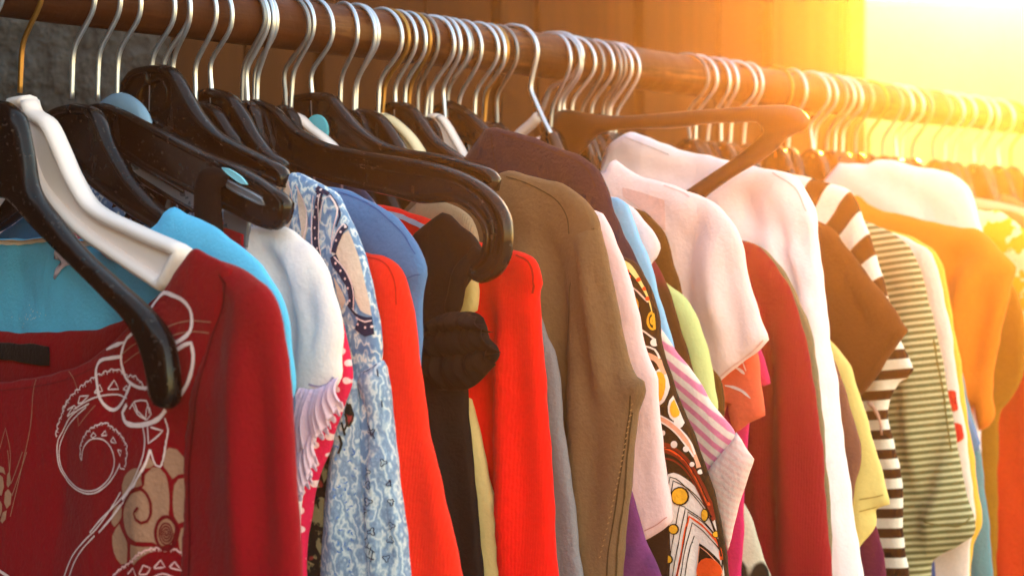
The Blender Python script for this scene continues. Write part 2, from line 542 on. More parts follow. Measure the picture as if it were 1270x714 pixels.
# ------------------------------------------------------------------ clothes
CLOTHES = []
TLAST = [-1.0]
def complete(near, neckd=.062, bot=-.46):
    """close the near outline of a garment and add the half on the far side of the hanger"""
    P = [tuple(p) for p in near]
    d0, h0 = P[0]
    if d0 > neckd+.012:
        d1, h1 = P[1]
        sl = np.clip((h0-h1)/max(d1-d0, 1e-3), .1, .42)
        pre = [(neckd, h0+sl*.55*(d0-neckd))]
        P = pre+P
    d0, h0 = P[0]
    far = [(-d, h) for d, h in P if d > .002][::-1]
    dip = [(-d0*.55, h0-.03), (0, h0-.042), (d0*.55, h0-.03)]
    return P, far, dip

def garment(name, label, cat, near, mat, tip=None, dt=.2125, t=None, W=.008, R=.016, A=.004, lam=.05, seed=None, part='body', step=.0045,
            gap=.011, neckd=.062, top=None, g=.0062, yoff=0.0, full=True, lean=0.0, ramp=.16, creases=()):
    if t is None: t = t_of(tip[0], dt)
    t = max(t, TLAST[0]+gap); TLAST[0] = t
    pl = Plane(t)
    o = thing(name, label, cat, rail(t), ROT, GG)
    N = pl.px(near, yoff)
    sd = seed if seed is not None else len(CLOTHES)*13+5
    P, far, dip = complete(N, neckd)
    line = spline(P, step)
    line = line[line[:, 0] > .004]
    if full:
        fl = spline(far, step*2); fl = fl[fl[:, 0] < -.004]
        poly = np.concatenate([line, fl, spline(dip, step*2)[1:-1]])
    else:
        poly = np.concatenate([line, [(.02, line[-1, 1]), (.02, line[0, 1]-.02)]])
    tp = N[:, 1].max() if top is None else top
    W, R = (W*.8, R*.65) if W >= .0105 else (W*.66, R*.52)
    poly = wobble(poly, sd)
    sh = Sheet(poly, W, R, fold_fn(sd, A*2.0, lam, tp, .12, lean=lean, ramp=ramp), yoff, g)
    if creases: sh.fold = crease_fn(sh.fold, [(pl.px(l, yoff), h, w) for l, h, w in creases])
    sh.build(part, mat, o); pl.use(sh)
    CLOTHES.append((t, label, o))
    return o, pl, sh

def piece(o, pl, name, outline, mat, W=.006, R=.012, A=.003, lam=.03, y=0.0, seed=3, smooth=True, g=.005, top=None, creases=(), across=False, ramp=.1, label=None, px=True):
    """a further part of a garment (sleeve, collar ...), outline measured in the photograph"""
    N = pl.px(outline, y) if px else np.array(outline)
    B = wobble(spline(N, .004, True), seed, .00035)
    ff = fold_fn(seed, A, lam, N[:, 1].max() if top is None else top, N[:, 0].mean(), ramp=ramp) if A else None
    if across: f0 = fold_fn(seed, A, lam, .5, 0, ramp=.02); ff = lambda p: f0(np.stack([p[:, 1]*1.4+p[:, 0]*across, -p[:, 0]-.2], 1))
    if creases: ff = crease_fn(ff, [(pl.px(l, y), h, w) for l, h, w in creases])
    sh = Sheet(B, W, R, ff, y, g)
    ob = sh.build(name, mat, o)
    if label: ob['label'] = label
    return sh

def PX(pl, w):               # photograph pixels to metres on this plane, roughly
    return w*np.linalg.norm(pl.o)/FPX

def seam(o, pl, sh, lines, mat, w=1.6, name='seam'):
    return marks(name, [strip(sh, pl.px(l), PX(pl, w), EPS*.5) for l in lines], mat, o)

# ================================================================== the place
def setting():
    # ground
    g = mesh_obj('ground', [(-15, -9, -1.35), (19, -9, -1.35), (19, 27, -1.35), (-15, 27, -1.35)], [(0, 1, 2, 3)], None)
    b = NB('packed_ground'); b.put(b.p.inputs['Base Color'], b.mix(b.noise(9, 6), (.16, .14, .12), (.3, .27, .23)))
    b.p.inputs['Roughness'].default_value = .9
    g.data.materials.append(b.m); g['kind'] = 'structure'
    D = -.5
    # rough dark plaster wall
    b = NB('charcoal_plaster')
    nz = b.noise(60, 5, rough=.6)
    b.put(b.p.inputs['Base Color'], b.mix(b.step(nz, .35, .7), (.002, .002, .0026), (.045, .045, .052)))
    b.p.inputs['Roughness'].default_value = .85
    bn = b.n('ShaderNodeBump', {'Height': b.math('ADD', nz, b.math('MULTIPLY', b.noise(24, 3), 1.2)), 'Strength': 1.0, 'Distance': .03}); b.put(b.p.inputs['Normal'], bn.outputs[0])
    SHADE_LEN = 2.6
    ta, tb, tc = -2.5, t_of(212, D), t_of(1073, D)
    o = thing('plaster_wall', 'rough charcoal plastered wall behind the left end of the rail', 'wall', rail(0, D, -1.35), math.atan2(RD[1], RD[0]))
    v, f = box(ta, tb, -.0, .14, 0, 2.35)
    mesh_obj('wall_face', v, f, b.m, o, False)
    v, f = box(ta-.2, ta-.003, -SHADE_LEN, .14, 0, 2.9)  # unseen side wall, added to shade the left-facing cloth
    mesh_obj('added_shade_wall', v, f, b.m, o, False)
    # plank wall
    o = thing('plank_wall', 'reddish brown wall of upright wooden planks behind the rail', 'wall', rail(0, D, -1.35), math.atan2(RD[1], RD[0]))
    rr = random.Random(4); parts = []; x = tb+.004
    while x < tc-.02:
        w = min(rr.choice([.07, .095, .12, .1]), tc-x)
        dy = rr.uniform(-.006, .01)
        parts.append(box(x, x+w-.008, dy, dy+.022, 0, 2.35)); x += w
    parts.append(box(tb+.004, tc-.004, .034, .06, .001, 2.349))
    v, f = join(parts)
    b = NB('weathered_planks')
    ox = b.xyz()
    pid = b.n('ShaderNodeTexWhiteNoise', {1: b.math('FLOOR', b.math('MULTIPLY', ox[0], 10.4))}, noise_dimensions='1D').outputs[0]
    grain = b.noise(30, 6, b.map((1, 1, .06)), .6)
    c = b.mix(b.step(grain, .3, .7), (.008, .0022, .0008), (.05, .015, .0045))
    c = b.mix(b.math('MULTIPLY', pid, .55), c, (.075, .028, .009))
    b.put(b.p.inputs['Base Color'], c); b.p.inputs['Roughness'].default_value = .8; b.p.inputs['Specular IOR Level'].default_value = .08
    bn = b.n('ShaderNodeBump', {'Height': grain, 'Strength': .5, 'Distance': .004}); b.put(b.p.inputs['Normal'], bn.outputs[0])
    mesh_obj('planks', v, f, b.m, o, False)
    # far pale building, added to keep the bright sky out of the gap
    o = thing('sky_mask_building', 'far pale building added to mask the bright sky beyond the plank wall', 'building', (8, 18, -1.35), 0)
    b = NB('pale_render'); b.put(b.p.inputs['Base Color'], b.mix(b.noise(1.2, 4), (.3, .22, .1), (.4, .3, .15))); b.p.inputs['Roughness'].default_value = .9
    v, f = box(-6.4, 7, 0, 5, 0, 3.85); mesh_obj('walls', v, f, b.m, o, False)
    v, f = box(-6.6, 7.2, -.2, 5.2, 3.851, 3.93); mesh_obj('roof', v, f, plain('roof_felt', (120, 110, 96), .9), o, False)
    # the rail
    o = thing('clothes_rail', 'round dark reddish brown wooden pole carrying every hanger', 'clothes rail', rail(-.4, 0, HZ), math.atan2(RD[1], RD[0]))
    n = 60; P = np.stack([np.linspace(0, 2.9, n), .0012*np.sin(np.linspace(0, 17, n)), .0008*np.sin(np.linspace(1, 23, n))], 1)
    v, f = tube(P, RODR, 28)
    b = NB('dark_pole_wood')
    grain = b.noise(26, 6, b.map((.08, 1, 1)), .6)
    c = b.mix(b.step(grain, .3, .7), (.005, .0015, .0007), (.07, .018, .006))
    c = b.mix(b.step(b.noise(14, 4), .55, .75), c, (.03, .012, .006))
    c = b.mix(b.math('MULTIPLY', b.step(b.noise(34, 5, b.map((.12, 1, 1)), .65), .56, .66), .7), c, (.17, .075, .03))
    b.put(b.p.inputs['Base Color'], c); b.p.inputs['Roughness'].default_value = .55; b.p.inputs['Specular IOR Level'].default_value = .12
    bn = b.n('ShaderNodeBump', {'Height': b.math('ADD', grain, b.math('MULTIPLY', b.noise(40, 4), .8)), 'Strength': .7, 'Distance': .004}); b.put(b.p.inputs['Normal'], bn.outputs[0])
    mesh_obj('pole', v, f, b.m, o)

setting()

# ================================================================== traced hangers
h1, p1 = hanger(3, 'thick black hanger, nearest of all, bare bent arm lying over the crimson top', t=-.017,
    top=[(0,124),(13,129),(27,144),(37,188),(45.5,233.5),(70,268.5),(105,310.5),(147,349),(185.6,384),(206.6,412),(215,440),(219,480),(217,501)],
    bot=[(211,507),(198,504),(191,497),(189,480),(182,443.6),(164.6,405),(133,370),(87.5,324.5),(45.5,282.5),(22,256),(6,246)], inflate=(.0062, .0045))
h2, p2 = hanger(28, 'white plastic hanger with bronze hook and wide lip inside the crimson printed jumper', 'white_plastic', 'bronze',
    top=[(23.5,126),(37,126),(42,141),(60.5,154.6),(77,188),(92,222),(115.5,258),(168,286),(227.6,312)],
    bot=[(205,354),(172,332),(140,310.5),(101.5,282.5),(60,238),(45,205),(33.6,158)], web=.002, rim=.0038)
h3, p3 = hanger(91, 'black plastic hanger with rounded crown, its arm running into the cyan strap',
    top=[(77,139),(93,135.5),(111,138),(122.7,148),(134.5,178),(148,203),(165,229),(196,261.5),(214,272)],
    bot=[(204,281),(168,261.5),(135,238),(112,219),(96,202)], rim=.0033)
h4, p4 = hanger(123, 'deep black clip hanger with square end cap beside the white ruffled blouse',
    top=[(117.6,133),(134.5,134.5),(188,160),(255.5,195),(300,213),(346,244)],
    bot=[(351,257),(346,272),(336,279.5),(300,264),(249,239),(188,208),(148,183),(124,166)], rim=.0026, web=.006)
v, f = join([tube([(a[0], -.006, a[1]) for a in p4.px([(150,186),(192,211),(238,238)])], .0011, 6), tube([(a[0], -.006, a[1]) for a in p4.px([(182,221),(225,248),(250,262)])], .0014, 6),
    tube([(a[0], -.006, a[1]) for a in p4.px([(150,186),(165,206),(182,221)])], .0012, 6)])
mesh_obj('lower_bar', v, f, M['black_plastic'], h4)
hanger_body(h4, p4.px([(168,204),(205,222),(240,238),(250,246),(249,257),(228,252),(196,236),(176,222)]), M['smoky'], .0016, .0008, y=-.002, name='clear_insert')
hanger_body(h4, p4.px([(289,209),(297,210.5),(312,220),(320,229),(313,228),(297,217)]), M['cyan_sticker'], .0008, .0004, y=-.0075, name='sticker')
hanger_body(h4, p4.px([(336,241),(347,241),(356,252),(353,270),(343,280.5),(333,277)]), M['black_plastic'], .011, .0022, name='end_cap')
cl = tube([(a[0], -.006, a[1]) for a in spline(p4.px([(272,207),(270,203.5),(276,201.5),(281,205),(278,210),(273,208.5)]), .001, True)], .0008, 6)
mesh_obj('clip_ring', cl[0], cl[1], M['black_plastic'], h4)
hanger_body(h4, p4.px([(290,224),(334,247),(338,254),(330,252),(292,232)]), M['smoky'], .002, .0009, y=-.005, name='end_clip')
o = thing('strap_loop', 'black cloth strap looped over the clip hanger with end cap', 'strap', rail(p4.t-.004), ROT)
piece(o, p4, 'strap', [(257,213),(268,207),(281,210),(291,220),(287,231),(279,234),(281,262),(282,297),(268,293),(251,272),(249,250),(250,230)], M['black_strap'], .005, .012, .0025, .016, y=-.008)

h5, p5 = hanger(147, 'hanger with a clear pale blue round crown between two black hangers', 'clear_blue',
    top=[(141,116),(150,114.5),(160,117),(174,127),(183,140),(189,158)], bot=[(170,160),(150,158)], inflate=(.006, .012))
h6, p6 = hanger(189, 'largest black hanger with a big round crown and a moulded disc',
    top=[(168,89),(188,84),(208,87),(220,98),(232,119),(246,143),(269,168),(300,186),(330,201),(350,213)],
    bot=[(353,228),(320,214),(290,203),(255.5,188),(225,170),(201.7,156),(192,150)], rim=.003)
ring = tube([(a[0], -.003, a[1]) for a in spline(p6.px([(189,104),(204,99),(212,112),(209,129),(195,140),(180,139),(174,127),(178,112)]), .003, True)], .0011, 6)
mesh_obj('moulded_ring', ring[0], ring[1], M['black_plastic'], h6)
slot = tube([(a[0], -.0035, a[1]) for a in p6.px([(187,90),(187.5,97),(189,106)])], .0022, 8)
mesh_obj('hook_socket', slot[0], slot[1], M['black_plastic'], h6)
h7, p7 = hanger(260, 'black round-crowned hanger between the largest black hanger and the one with the curled end',
    top=[(242,121),(262,115.5),(285.7,123),(300,142),(315,168),(332,190),(352,205)], bot=[(345,216),(318,198),(289,176),(270,160)], rim=.0033)
h7b, p7b = hanger(242, 'small black hanger half hidden behind the crown of the largest black one', kind=3,
    top=[(240,135),(256,133),(270,142),(282,160),(296,180)], bot=[(284,184),(266,166),(252,156)], rim=.0033)
h8, p8 = hanger(317, 'long black hanger whose near end curls down beside the red cardigan',
    top=[(308,130),(320,128.5),(340,138),(367,163),(401,181.5),(448,193),(501.6,201.6),(548.7,211),(585.6,226),(612,246),(625,267),(629,288),(626,316.5),(614,337)],
    bot=[(597,345),(588,339),(591,330),(602,320),(608,295.5),(603,274.5),(585,255),(563,245),(521,246),(490,238),(448,229),(402,217),(350,200),(326,186)], rim=.003, web=.004)
v, f = tube([(a[0], -.005, a[1]) for a in spline(p8.px([(440,203),(500,215),(548,222),(580,232),(603,249),(615,268),(619,290),(616,315)]), .004)], .0012, 6)
mesh_obj('moulded_rib', v, f, M['black_plastic'], h8)
h9, p9 = hanger(364, 'thin white hanger in front of the cyan size disc', 'white_plastic',
    top=[(358,146),(366,143.5),(373,147),(384,158),(400,170),(416,184)], bot=[(408,193),(385,180),(368,168)], rim=.0026, kind=2)
h10, p10 = hanger(385, 'black hanger with a cyan round size disc at its neck', kind=5,
    top=[(371,136),(386,121),(407.5,121),(421,134),(441,158),(468,178),(501.6,190),(548.7,197.5),(606,214)], bot=[(614,222),(612,233),(580,226),(540,214),(500,206),(440,186),(398,170)], rim=.003)
a = p10.px([(401, 164)])[0]; rr_ = PX(p10, 20)
c0 = [(a[0]+rr_*math.cos(q), a[1]+rr_*math.sin(q)) for q in np.arange(0, 2*PI, .3)]
hanger_body(h10, np.array(c0), M['cyan_disc'], .002, .0006, y=-.006, name='size_disc')
h12, p12 = hanger(471, 'cream plastic hanger amid black ones with a knob under its hook', 'cream_plastic',
    top=[(465,145),(472,141.5),(479,146),(495,157),(510,172),(524,193)], bot=[(510,197),(495,182),(480,165)], rim=.003, kind=1)
h13, p13 = hanger(490, 'black hanger with broad shoulder just right of the cream hanger', top=[(470,140),(483,130.5),(505,133),(522,150),(540,175),(575,201)], bot=[(565,211),(535,198),(505,178)], rim=.003)
h13b, p13b = hanger(443, 'dark hanger tucked in left of the cream hanger', top=[(436,142),(450,140),(468,145),(482,160),(500,188)], bot=[(485,195),(465,178),(450,168)], rim=.003)
h14, p14 = hanger(536, 'flat white hanger between the two black ones beside the plum jacket', 'white_plastic', top=[(524,147),(545,145.5),(553,153),(565,173),(583,205)], bot=[(570,208),(555,190),(540,172)], rim=.0024, web=.005)
h15, p15 = hanger(556, 'dark hanger with ribbed crown right beside the plum jacket', top=[(518,133),(535,126.5),(558,130),(576,139),(592,152),(612,172)], bot=[(604,185),(580,172),(560,160)], rim=.0033)
t16 = t_of(694)
h16, p16 = hanger(694, 'dark brown bar hanger tipped sideways, its empty triangle reaching over the white shirt', 'brown_plastic', t=t16,
    top=[(669,152),(675,148.6),(699,136),(725.7,139.8),(766,143.6),(801,142),(840,138.5),(876,135.6),(937.6,131.4),(974,130.5),(994,136),(1004.8,149.6),(999,161),(988,166),(975.4,172),(965.6,183),(943,200),(912,218),(880,240)],
    bot=[(868,250),(850,246),(838,246),(849,238),(880,217),(909.6,197),(932,180),(948,164),(940,153),(920,152),(876,154),(840,159),(801,160),(761,162),(741,168),(720,190),(700,215),(660,250),(640,262),(632,250),(655,222),(676,190)], mirror=False, inflate=(.006, .008))

def bent_hook(label, tdef, line, bodymat, tail, hookmat='steel'):
    t = t_of(*tdef); pl = Plane(t)
    o = thing('clothes_hanger', label, 'hanger', rail(t), ROT, GH)
    L = spline(pl.px(line), .004)
    v, f = tube(np.stack([L[:, 0], np.zeros(len(L)), L[:, 1]], 1), .0019, 10)
    mesh_obj('hook', v, f, M[hookmat], o)
    B = spline(pl.px(tail), .004)
    v, f = tube(np.stack([B[:, 0], np.zeros(len(B)), B[:, 1]], 1), .0042, 10)
    mesh_obj('body', v, f, M[bodymat], o)
    return o
bent_hook('hanger with a lone silver hook slanting down to the right onto the tipped brown hanger', (666.5, .0215),
    [(612,44),(622,36),(632,32),(640,32.6),(652.6,36),(662.7,47.7),(666.5,63),(664,78),(660,95.7),(658,110.8),(662.7,123),(672.8,146),(684,168)], 'brown_plastic', [(684,167),(694,190),(716,230),(742,262),(760,280)])
bent_hook('white-necked hanger swung left, its hook crossing the lone slanting silver hook', (722, .0215),
    [(660,50),(670,44),(690.4,41.4),(705.6,44),(718,55),(722,70.4),(715.7,85.6),(700.5,99.4),(683,109.5),(678,121),(671.5,138.5),(664,149)], 'white_plastic', [(668,144),(660,153),(646,165),(632,180),(618,205)])

# ================================================================== clothes, nearest first
def E_(c, pts): return z(c, pts)
# --- red printed top
RED1 = fabric('crimson_jersey', (138, 8, 22), bump=.35, var=.16)
o = thing('printed_jumper', 'crimson top with white scrolls and tan flowers, foremost on the rail', 'top', rail(.0105), ROT, GG)
pl = Plane(.0105); CLOTHES.append((.0105, '', o))
body = piece(o, pl, 'body', [(-95,474),(-40,477),(0,473),(55,466),(90,456),(118,441),(140,425),(160,405),(180,388),(200,362),(222,332),(240,309),(262,318),(290,333),(280,372),(262,428),(250,470),(243,510),(237,566),(236,640),(236,714),(238,830),(60,835),(-110,830),(-110,650),(-105,560)],
    RED1, .0035, .02, .0022, .11, y=-.009, seed=11, g=.005, ramp=.3, creases=[([(205,520),(190,600),(186,720)], .0035, .014), ([(60,480),(80,560),(70,700)], -.003, .02), ([(170,430),(150,480),(140,540)], -.0025, .01)])
piece(o, pl, 'back_panel', [(-95,405),(-40,409),(0,411),(60,412),(110,409),(132,404),(165,392),(200,362),(238,312),(280,345),(262,450),(240,600),(236,820),(-105,820),(-105,500)], RED1, .003, .014, .0015, .1, y=.013, seed=4, g=.008)
slv = piece(o, pl, 'sleeve', [(262,317),(273,324),(290,329),(308,338),(326,352),(341,374),(348,400),(351,430),(356,480),(360,529),(364,590),(368,650),(373,714),(380,830),(300,832),(232,830),(232,714),(233,640),(234,566),(240,508),(247,468),(258,430),(272,388),(279,352),(268,330)],
    RED1, .0105, .024, .0035, .06, y=-.004, seed=23, top=.0, g=.005, creases=[([(330,395),(336,480),(340,600),(346,760)], -.006, .009), ([(318,390),(322,500),(325,640),(330,760)], .004, .01), ([(262,500),(258,600),(256,720)], -.004, .012), ([(300,345),(290,400),(284,470)], -.003, .008)])
pl.use(body)
pl.use(slv)
marks('armhole_seam', [strip(slv, pl.px([(268,333),(281,352),(275,388),(261,430),(250,468),(243,508),(237,566),(236,640),(235,714),(235,800)]), PX(pl, 1.8), EPS)], fabric('deep_crimson_thread', (84, 6, 14), sheen=0), o)
pl.use(body)
seam(o, pl, body, [[(-60,486),(0,484),(55,477),(95,466),(128,448),(150,430)]], M['ink_red'], 1.2, 'neck_seam')
tg = piece(o, pl, 'neck_label', E_('E', [(-40,556),(60,560),(120,560),(175,570),(176,640),(100,628),(-40,612)]), fabric('black_label', (22, 20, 22), bump=.4), .0015, .004, .0008, .03, y=.008, seed=2)
# white scrolls
W5, W2 = 4.6, 1.7
def rb(c, line, w, **k): return strip(body, pl.px(z(c, line)), PX(pl, w), **k)
def scallop(c, line, w, amp, n, side=1):
    L = spline(pl.px(z(c, line)), .0025)
    tg = np.gradient(L, axis=0); tg /= np.linalg.norm(tg, axis=1)[:, None]
    nr = np.stack([-tg[:, 1], tg[:, 0]], 1)*side
    s = np.linspace(0, n*PI, len(L)*3); i = np.linspace(0, len(L)-1, len(L)*3)
    P = np.stack([np.interp(i, np.arange(len(L)), L[:, k]) for k in (0, 1)], 1)
    N_ = np.stack([np.interp(i, np.arange(len(L)), nr[:, k]) for k in (0, 1)], 1)
    Q = P+N_*(np.abs(np.sin(s))*PX(pl, amp))[:, None]
    out = [strip(body, Q[::2], PX(pl, w), step=.0015)]
    for q in range(n*2):
        j = int((q+.5)/(n*2)*len(P)); j = min(j, len(P)-1)
        out.append(strip(body, [P[j]+N_[j]*PX(pl, amp*.75), P[j]-N_[j]*PX(pl, amp*random.uniform(-.1, .7))], PX(pl, w*.65), step=.001))
    return out
ink = []
ink += [rb('R1', [(575,140),(600,100),(640,58),(690,70),(750,100),(790,150),(800,210),(790,270),(750,310),(692,345)], W5),
        rb('R1', [(700,385),(760,345),(795,335),(808,400),(800,480),(770,570),(722,642)], W5),
        rb('R1', [(480,275),(440,310),(415,370),(410,450),(430,520),(480,570),(540,585),(580,570)], W5*.8),
        rb('R1', [(325,372),(370,350),(425,330)], W5, taper=True),
        rb('R1', [(410,410),(340,420),(290,435),(270,480),(275,560),(290,640),(330,690),(370,705),(410,670),(445,600),(460,560)], W5*.9),
        rb('R2', [(440,5),(415,50),(430,100),(480,120),(560,110),(620,80),(655,35)], W5*1.15)]
ink += scallop('R1', [(85,714),(120,655),(170,600),(250,540),(320,505),(390,492),(430,522),(490,532),(520,570),(560,615)], 1.5, 3.2, 16)
ink += [rb('R1', [(150,700),(230,650),(310,625),(390,620),(440,640)], W2)]
for t_ in ([(335,590),(370,540),(395,590),(335,592)], [(170,670),(180,630),(230,625),(190,665),(170,670)], [(420,590),(440,570),(450,600),(420,592)],
           [(260,610),(290,565),(305,600),(262,612)], [(480,660),(515,652),(550,655),(560,690),(565,725)], [(455,700),(480,660),(500,720)], [(110,705),(150,680),(165,700)]):
    ink.append(rb('R1', t_, 1.6))
ink += [rb('R2', [(230,0),(140,60),(90,140),(60,200),(55,290),(75,370),(120,440),(190,490),(260,495),(330,450),(375,390),(400,340)], W2),
        rb('R2', [(215,20),(150,80),(100,150),(75,210),(65,290),(85,370),(130,435),(190,477),(260,480),(320,440),(360,380),(372,310),(350,240),(310,200),(250,195),(215,220),(195,260),(190,312)], W2*.9)]
ink += scallop('R2', [(190,315),(184,260),(197,205),(230,155),(270,130),(320,115),(350,135),(390,165),(420,205),(437,245),(434,300),(426,355)], 1.4, 2.6, 15)
ink += scallop('R2', [(50,185),(62,120),(82,70),(102,20),(114,-10)], 1.4, 2.4, 6)
for t_ in ([(240,180),(255,160),(270,175),(255,190),(240,180)], [(300,175),(320,150),(330,175),(300,178)], [(350,210),(365,185),(382,220),(352,212)],
           [(390,255),(410,260),(405,290),(390,255)], [(400,330),(404,358),(428,362)], [(110,70),(140,20),(150,40),(112,72)]):
    ink.append(rb('R2', t_, 1.5))
ink += [rb('R2', [(527,125),(540,200),(530,290),(515,340)], W2), rb('R2', [(555,125),(560,220),(600,190),(640,150),(572,130)], 1.7),
        rb('R2', [(470,0),(500,60),(550,90),(575,60),(565,20)], 1.5), rb('R2', [(560,0),(548,40),(545,90)], 1.4), rb('R2', [(485,0),(500,40),(540,80)], 1.4),
        rb('R2', [(570,255),(540,340),(490,430),(415,530)], 3.2), rb('R2', [(570,255),(600,340),(625,350),(645,300),(660,200),(670,150),(650,80)], W2),
        rb('R2', [(520,330),(470,440),(400,535),(300,635),(235,714)], 1.8), rb('R2', [(520,370),(480,460),(410,560),(350,640),(285,714)], 1.8)]
ink += scallop('R2', [(655,85),(672,150),(660,210),(648,290),(635,345)], 1.2, 1.6, 7, -1)
ink += [rb('R3', [(700,230),(640,330),(560,440),(490,510),(420,600),(370,730)], 1.8), rb('R3', [(700,300),(650,370),(575,460)], 2.0),
        rb('R3', [(550,480),(470,570),(430,640),(400,730)], 1.7), rb('R3', [(-60,640),(0,680),(60,720)], 4)]
marks('white_scroll_print', ink, M['ink_white'], o)
pk = scallop('R3', [(655,725),(700,680),(760,640),(800,598),(860,570),(900,560),(960,572),(1010,568),(1050,592),(1088,640)], 1.8, 3.0, 16)
pk += [rb('R3', [(875,725),(940,698),(1015,722)], 1.8)]
for t_ in ([(805,700),(830,650),(870,665),(850,700),(805,702)], [(890,665),(930,620),(955,660),(892,668)], [(980,660),(1010,630),(1050,680),(985,664)], [(740,700),(770,665),(790,720)], [(1055,640),(1060,690),(1085,700)]):
    pk.append(rb('R3', t_, 1.8))
marks('lace_print', pk, M['ink_pink'], o)
tan = []
for q in ([(945,85),(948,0),(975,-25),(1020,-15),(1060,30),(1085,75),(1087,122),(1030,130),(995,155),(965,110)],
          [(720,310),(760,240),(810,222),(832,190),(838,130),(880,88),(920,90),(955,130),(972,200),(978,290),(972,360),(1000,385),(1010,440),(990,530),(920,540),(880,518),(790,515),(735,470),(715,390)],
          [(1005,190),(1030,155),(1087,150),(1087,395),(1030,410),(1005,370),(997,290)],
          [(1045,440),(1087,425),(1087,630),(1045,590),(1030,500)],
          [(705,190),(720,140),(760,100),(800,95),(815,120),(822,190),(785,205),(735,255),(708,250)],
          [(645,370),(670,310),(702,300),(702,375),(662,430),(645,410)],
          [(650,480),(690,412),(708,460),(735,520),(732,640),(700,645),(660,580)],
          [(755,532),(830,545),(890,545),(900,560),(820,600),(772,650),(755,620)],
          [(862,30),(895,70),(868,90),(838,95)],
          [(-5,75),(25,90),(35,130),(18,118),(-5,115)], [(-5,125),(20,145),(27,200),(12,250),(-5,250)], [(32,232),(50,212),(70,240),(65,300),(42,325),(27,290)],
          [(-5,265),(15,300),(10,360),(-5,385)], [(20,345),(42,335),(36,385),(16,410),(5,395)], [(45,130),(58,110),(66,180),(50,205),(42,190)]):
    tan.append(patch(body, pl.px(z('R3', q))))
marks('flower_print', tan[:9], M['ink_tan'], o); marks('flower_print', tan[9:], M['ink_tan'], o)
rd = [rb('R3', [(722,295),(765,222),(810,208),(850,238),(876,300),(876,350),(855,397),(820,407),(790,387),(778,350),(803,318)], 3.2, eps=EPS*1.5),
      rb('R3', [(832,185),(825,150),(840,110)], 3, eps=EPS*1.5)]
sp = [(965+62*math.cos(a), 465+95*math.sin(a)) for a in np.arange(0, 6.4, .3)]
rd.append(rb('R3', sp, 4, eps=EPS*1.5))
s2 = [(965+(1-k/60)*46*math.cos(k*.42), 465+(1-k/60)*72*math.sin(k*.42)) for k in range(57)]
rd.append(rb('R3', s2, 1.7, eps=EPS*1.5))
marks('petal_outline', rd, M['ink_red'], o)
th = [rb('R1', [(425,445),(500,390),(550,365)], .8), rb('R1', [(410,400),(470,350),(520,322)], .8), rb('R1', [(655,250),(720,225),(800,212),(905,220)], 1), rb('R1', [(680,300),(740,280),(820,272),(895,280)], 1),
      rb('R1', [(128,470),(145,530),(165,590)], .9), rb('R2', [(165,40),(172,125),(265,10)], .8), rb('R3', [(160,0),(120,120),(75,250)], 1), rb('R3', [(135,0),(100,100),(70,180)], 1), rb('R3', [(50,-10),(60,100),(55,190)], 1),
      strip(body, pl.px([(46,470),(40,520),(28,580),(14,640)]), PX(pl, 1)), strip(body, pl.px([(0,560),(8,530),(14,560),(12,600)]), PX(pl, .9))]
marks('stitched_line', th, M['ink_tan'], o)
# a wooden arm end inside its neck
v, f = tube([(a[0], .004, a[1]) for a in pl.px([(136,404),(165,386),(203,358)])], .006, 8)
w_ = thing('wooden_hanger', 'bare tan wooden hanger arm inside the neck of the crimson printed jumper', 'hanger', rail(pl.t), ROT, GH)
mesh_obj('body', v, f, M['tan_wood'], w_)
TLAST[0] = .03

# --- cyan tee
CY = fabric('cyan_jersey', (92, 196, 232), bump=.25, var=.08, weave=900)
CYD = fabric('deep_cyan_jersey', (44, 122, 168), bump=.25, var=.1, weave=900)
o = thing('cyan_tee', 'bright cyan tee with cream neck trim showing through the neck of the crimson top', 'tee', rail(.045), ROT, GG)
pl = Plane(.045); CLOTHES.append((.045, '', o))
sh = piece(o, pl, 'body', [(-70,301),(-30,299),(0,297),(30,295),(65,293.5),(110,297),(150,294),(185,284),(198,275),(206,262),(217,256.5),(231,263),(266,282),(305,310),(322,326),(338,349),(350,374),(356,400),(361,440),(364.5,482),(352,520),(356,820),(150,830),(-80,820),(-80,560)],
    CY, .006, .016, .0025, .07, y=-.009, seed=9, g=.006)
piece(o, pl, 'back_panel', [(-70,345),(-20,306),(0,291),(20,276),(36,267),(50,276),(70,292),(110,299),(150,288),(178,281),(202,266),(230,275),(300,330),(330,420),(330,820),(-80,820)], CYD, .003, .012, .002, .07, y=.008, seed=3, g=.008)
pl.use(sh)
marks('neck_trim', [strip(sh, pl.px([(-70,302),(-30,300),(0,298),(30,296),(65,294),(110,298),(150,295),(184,286)]), PX(pl, 9), EPS)], fabric('cream_trim', (222, 206, 176), bump=.2, var=.08), o)
marks('trim_stitch', [strip(sh, pl.px([(-70,303),(-30,301),(0,298.5),(30,296.5),(65,294.5),(110,298.5),(150,295)]), PX(pl, 1.6), EPS*2)], fabric('tan_stitch', (172, 138, 96), sheen=0), o)
rr = random.Random(2)
marks('rhinestones', [disc(sh, pl.px([(42+rr.gauss(0, 7), 394+rr.gauss(0, 5))])[0], PX(pl, .65), n=6) for _ in range(26)], plain('rhinestone', (230, 245, 250), .2, spec=.8), o)
piece(o, pl, 'care_tag', E_('E', [(196,212),(225,215),(262,240),(300,262),(268,284),(240,282),(215,300),(196,334),(188,330),(196,295),(215,270),(192,262)]), fabric('white_tag', (206, 200, 214), bump=.3), .0012, .004, .002, .02, y=-.017, seed=6, g=.004)
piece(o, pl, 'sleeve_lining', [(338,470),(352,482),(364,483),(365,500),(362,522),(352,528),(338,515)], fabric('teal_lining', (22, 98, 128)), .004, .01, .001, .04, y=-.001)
TLAST[0] = .055
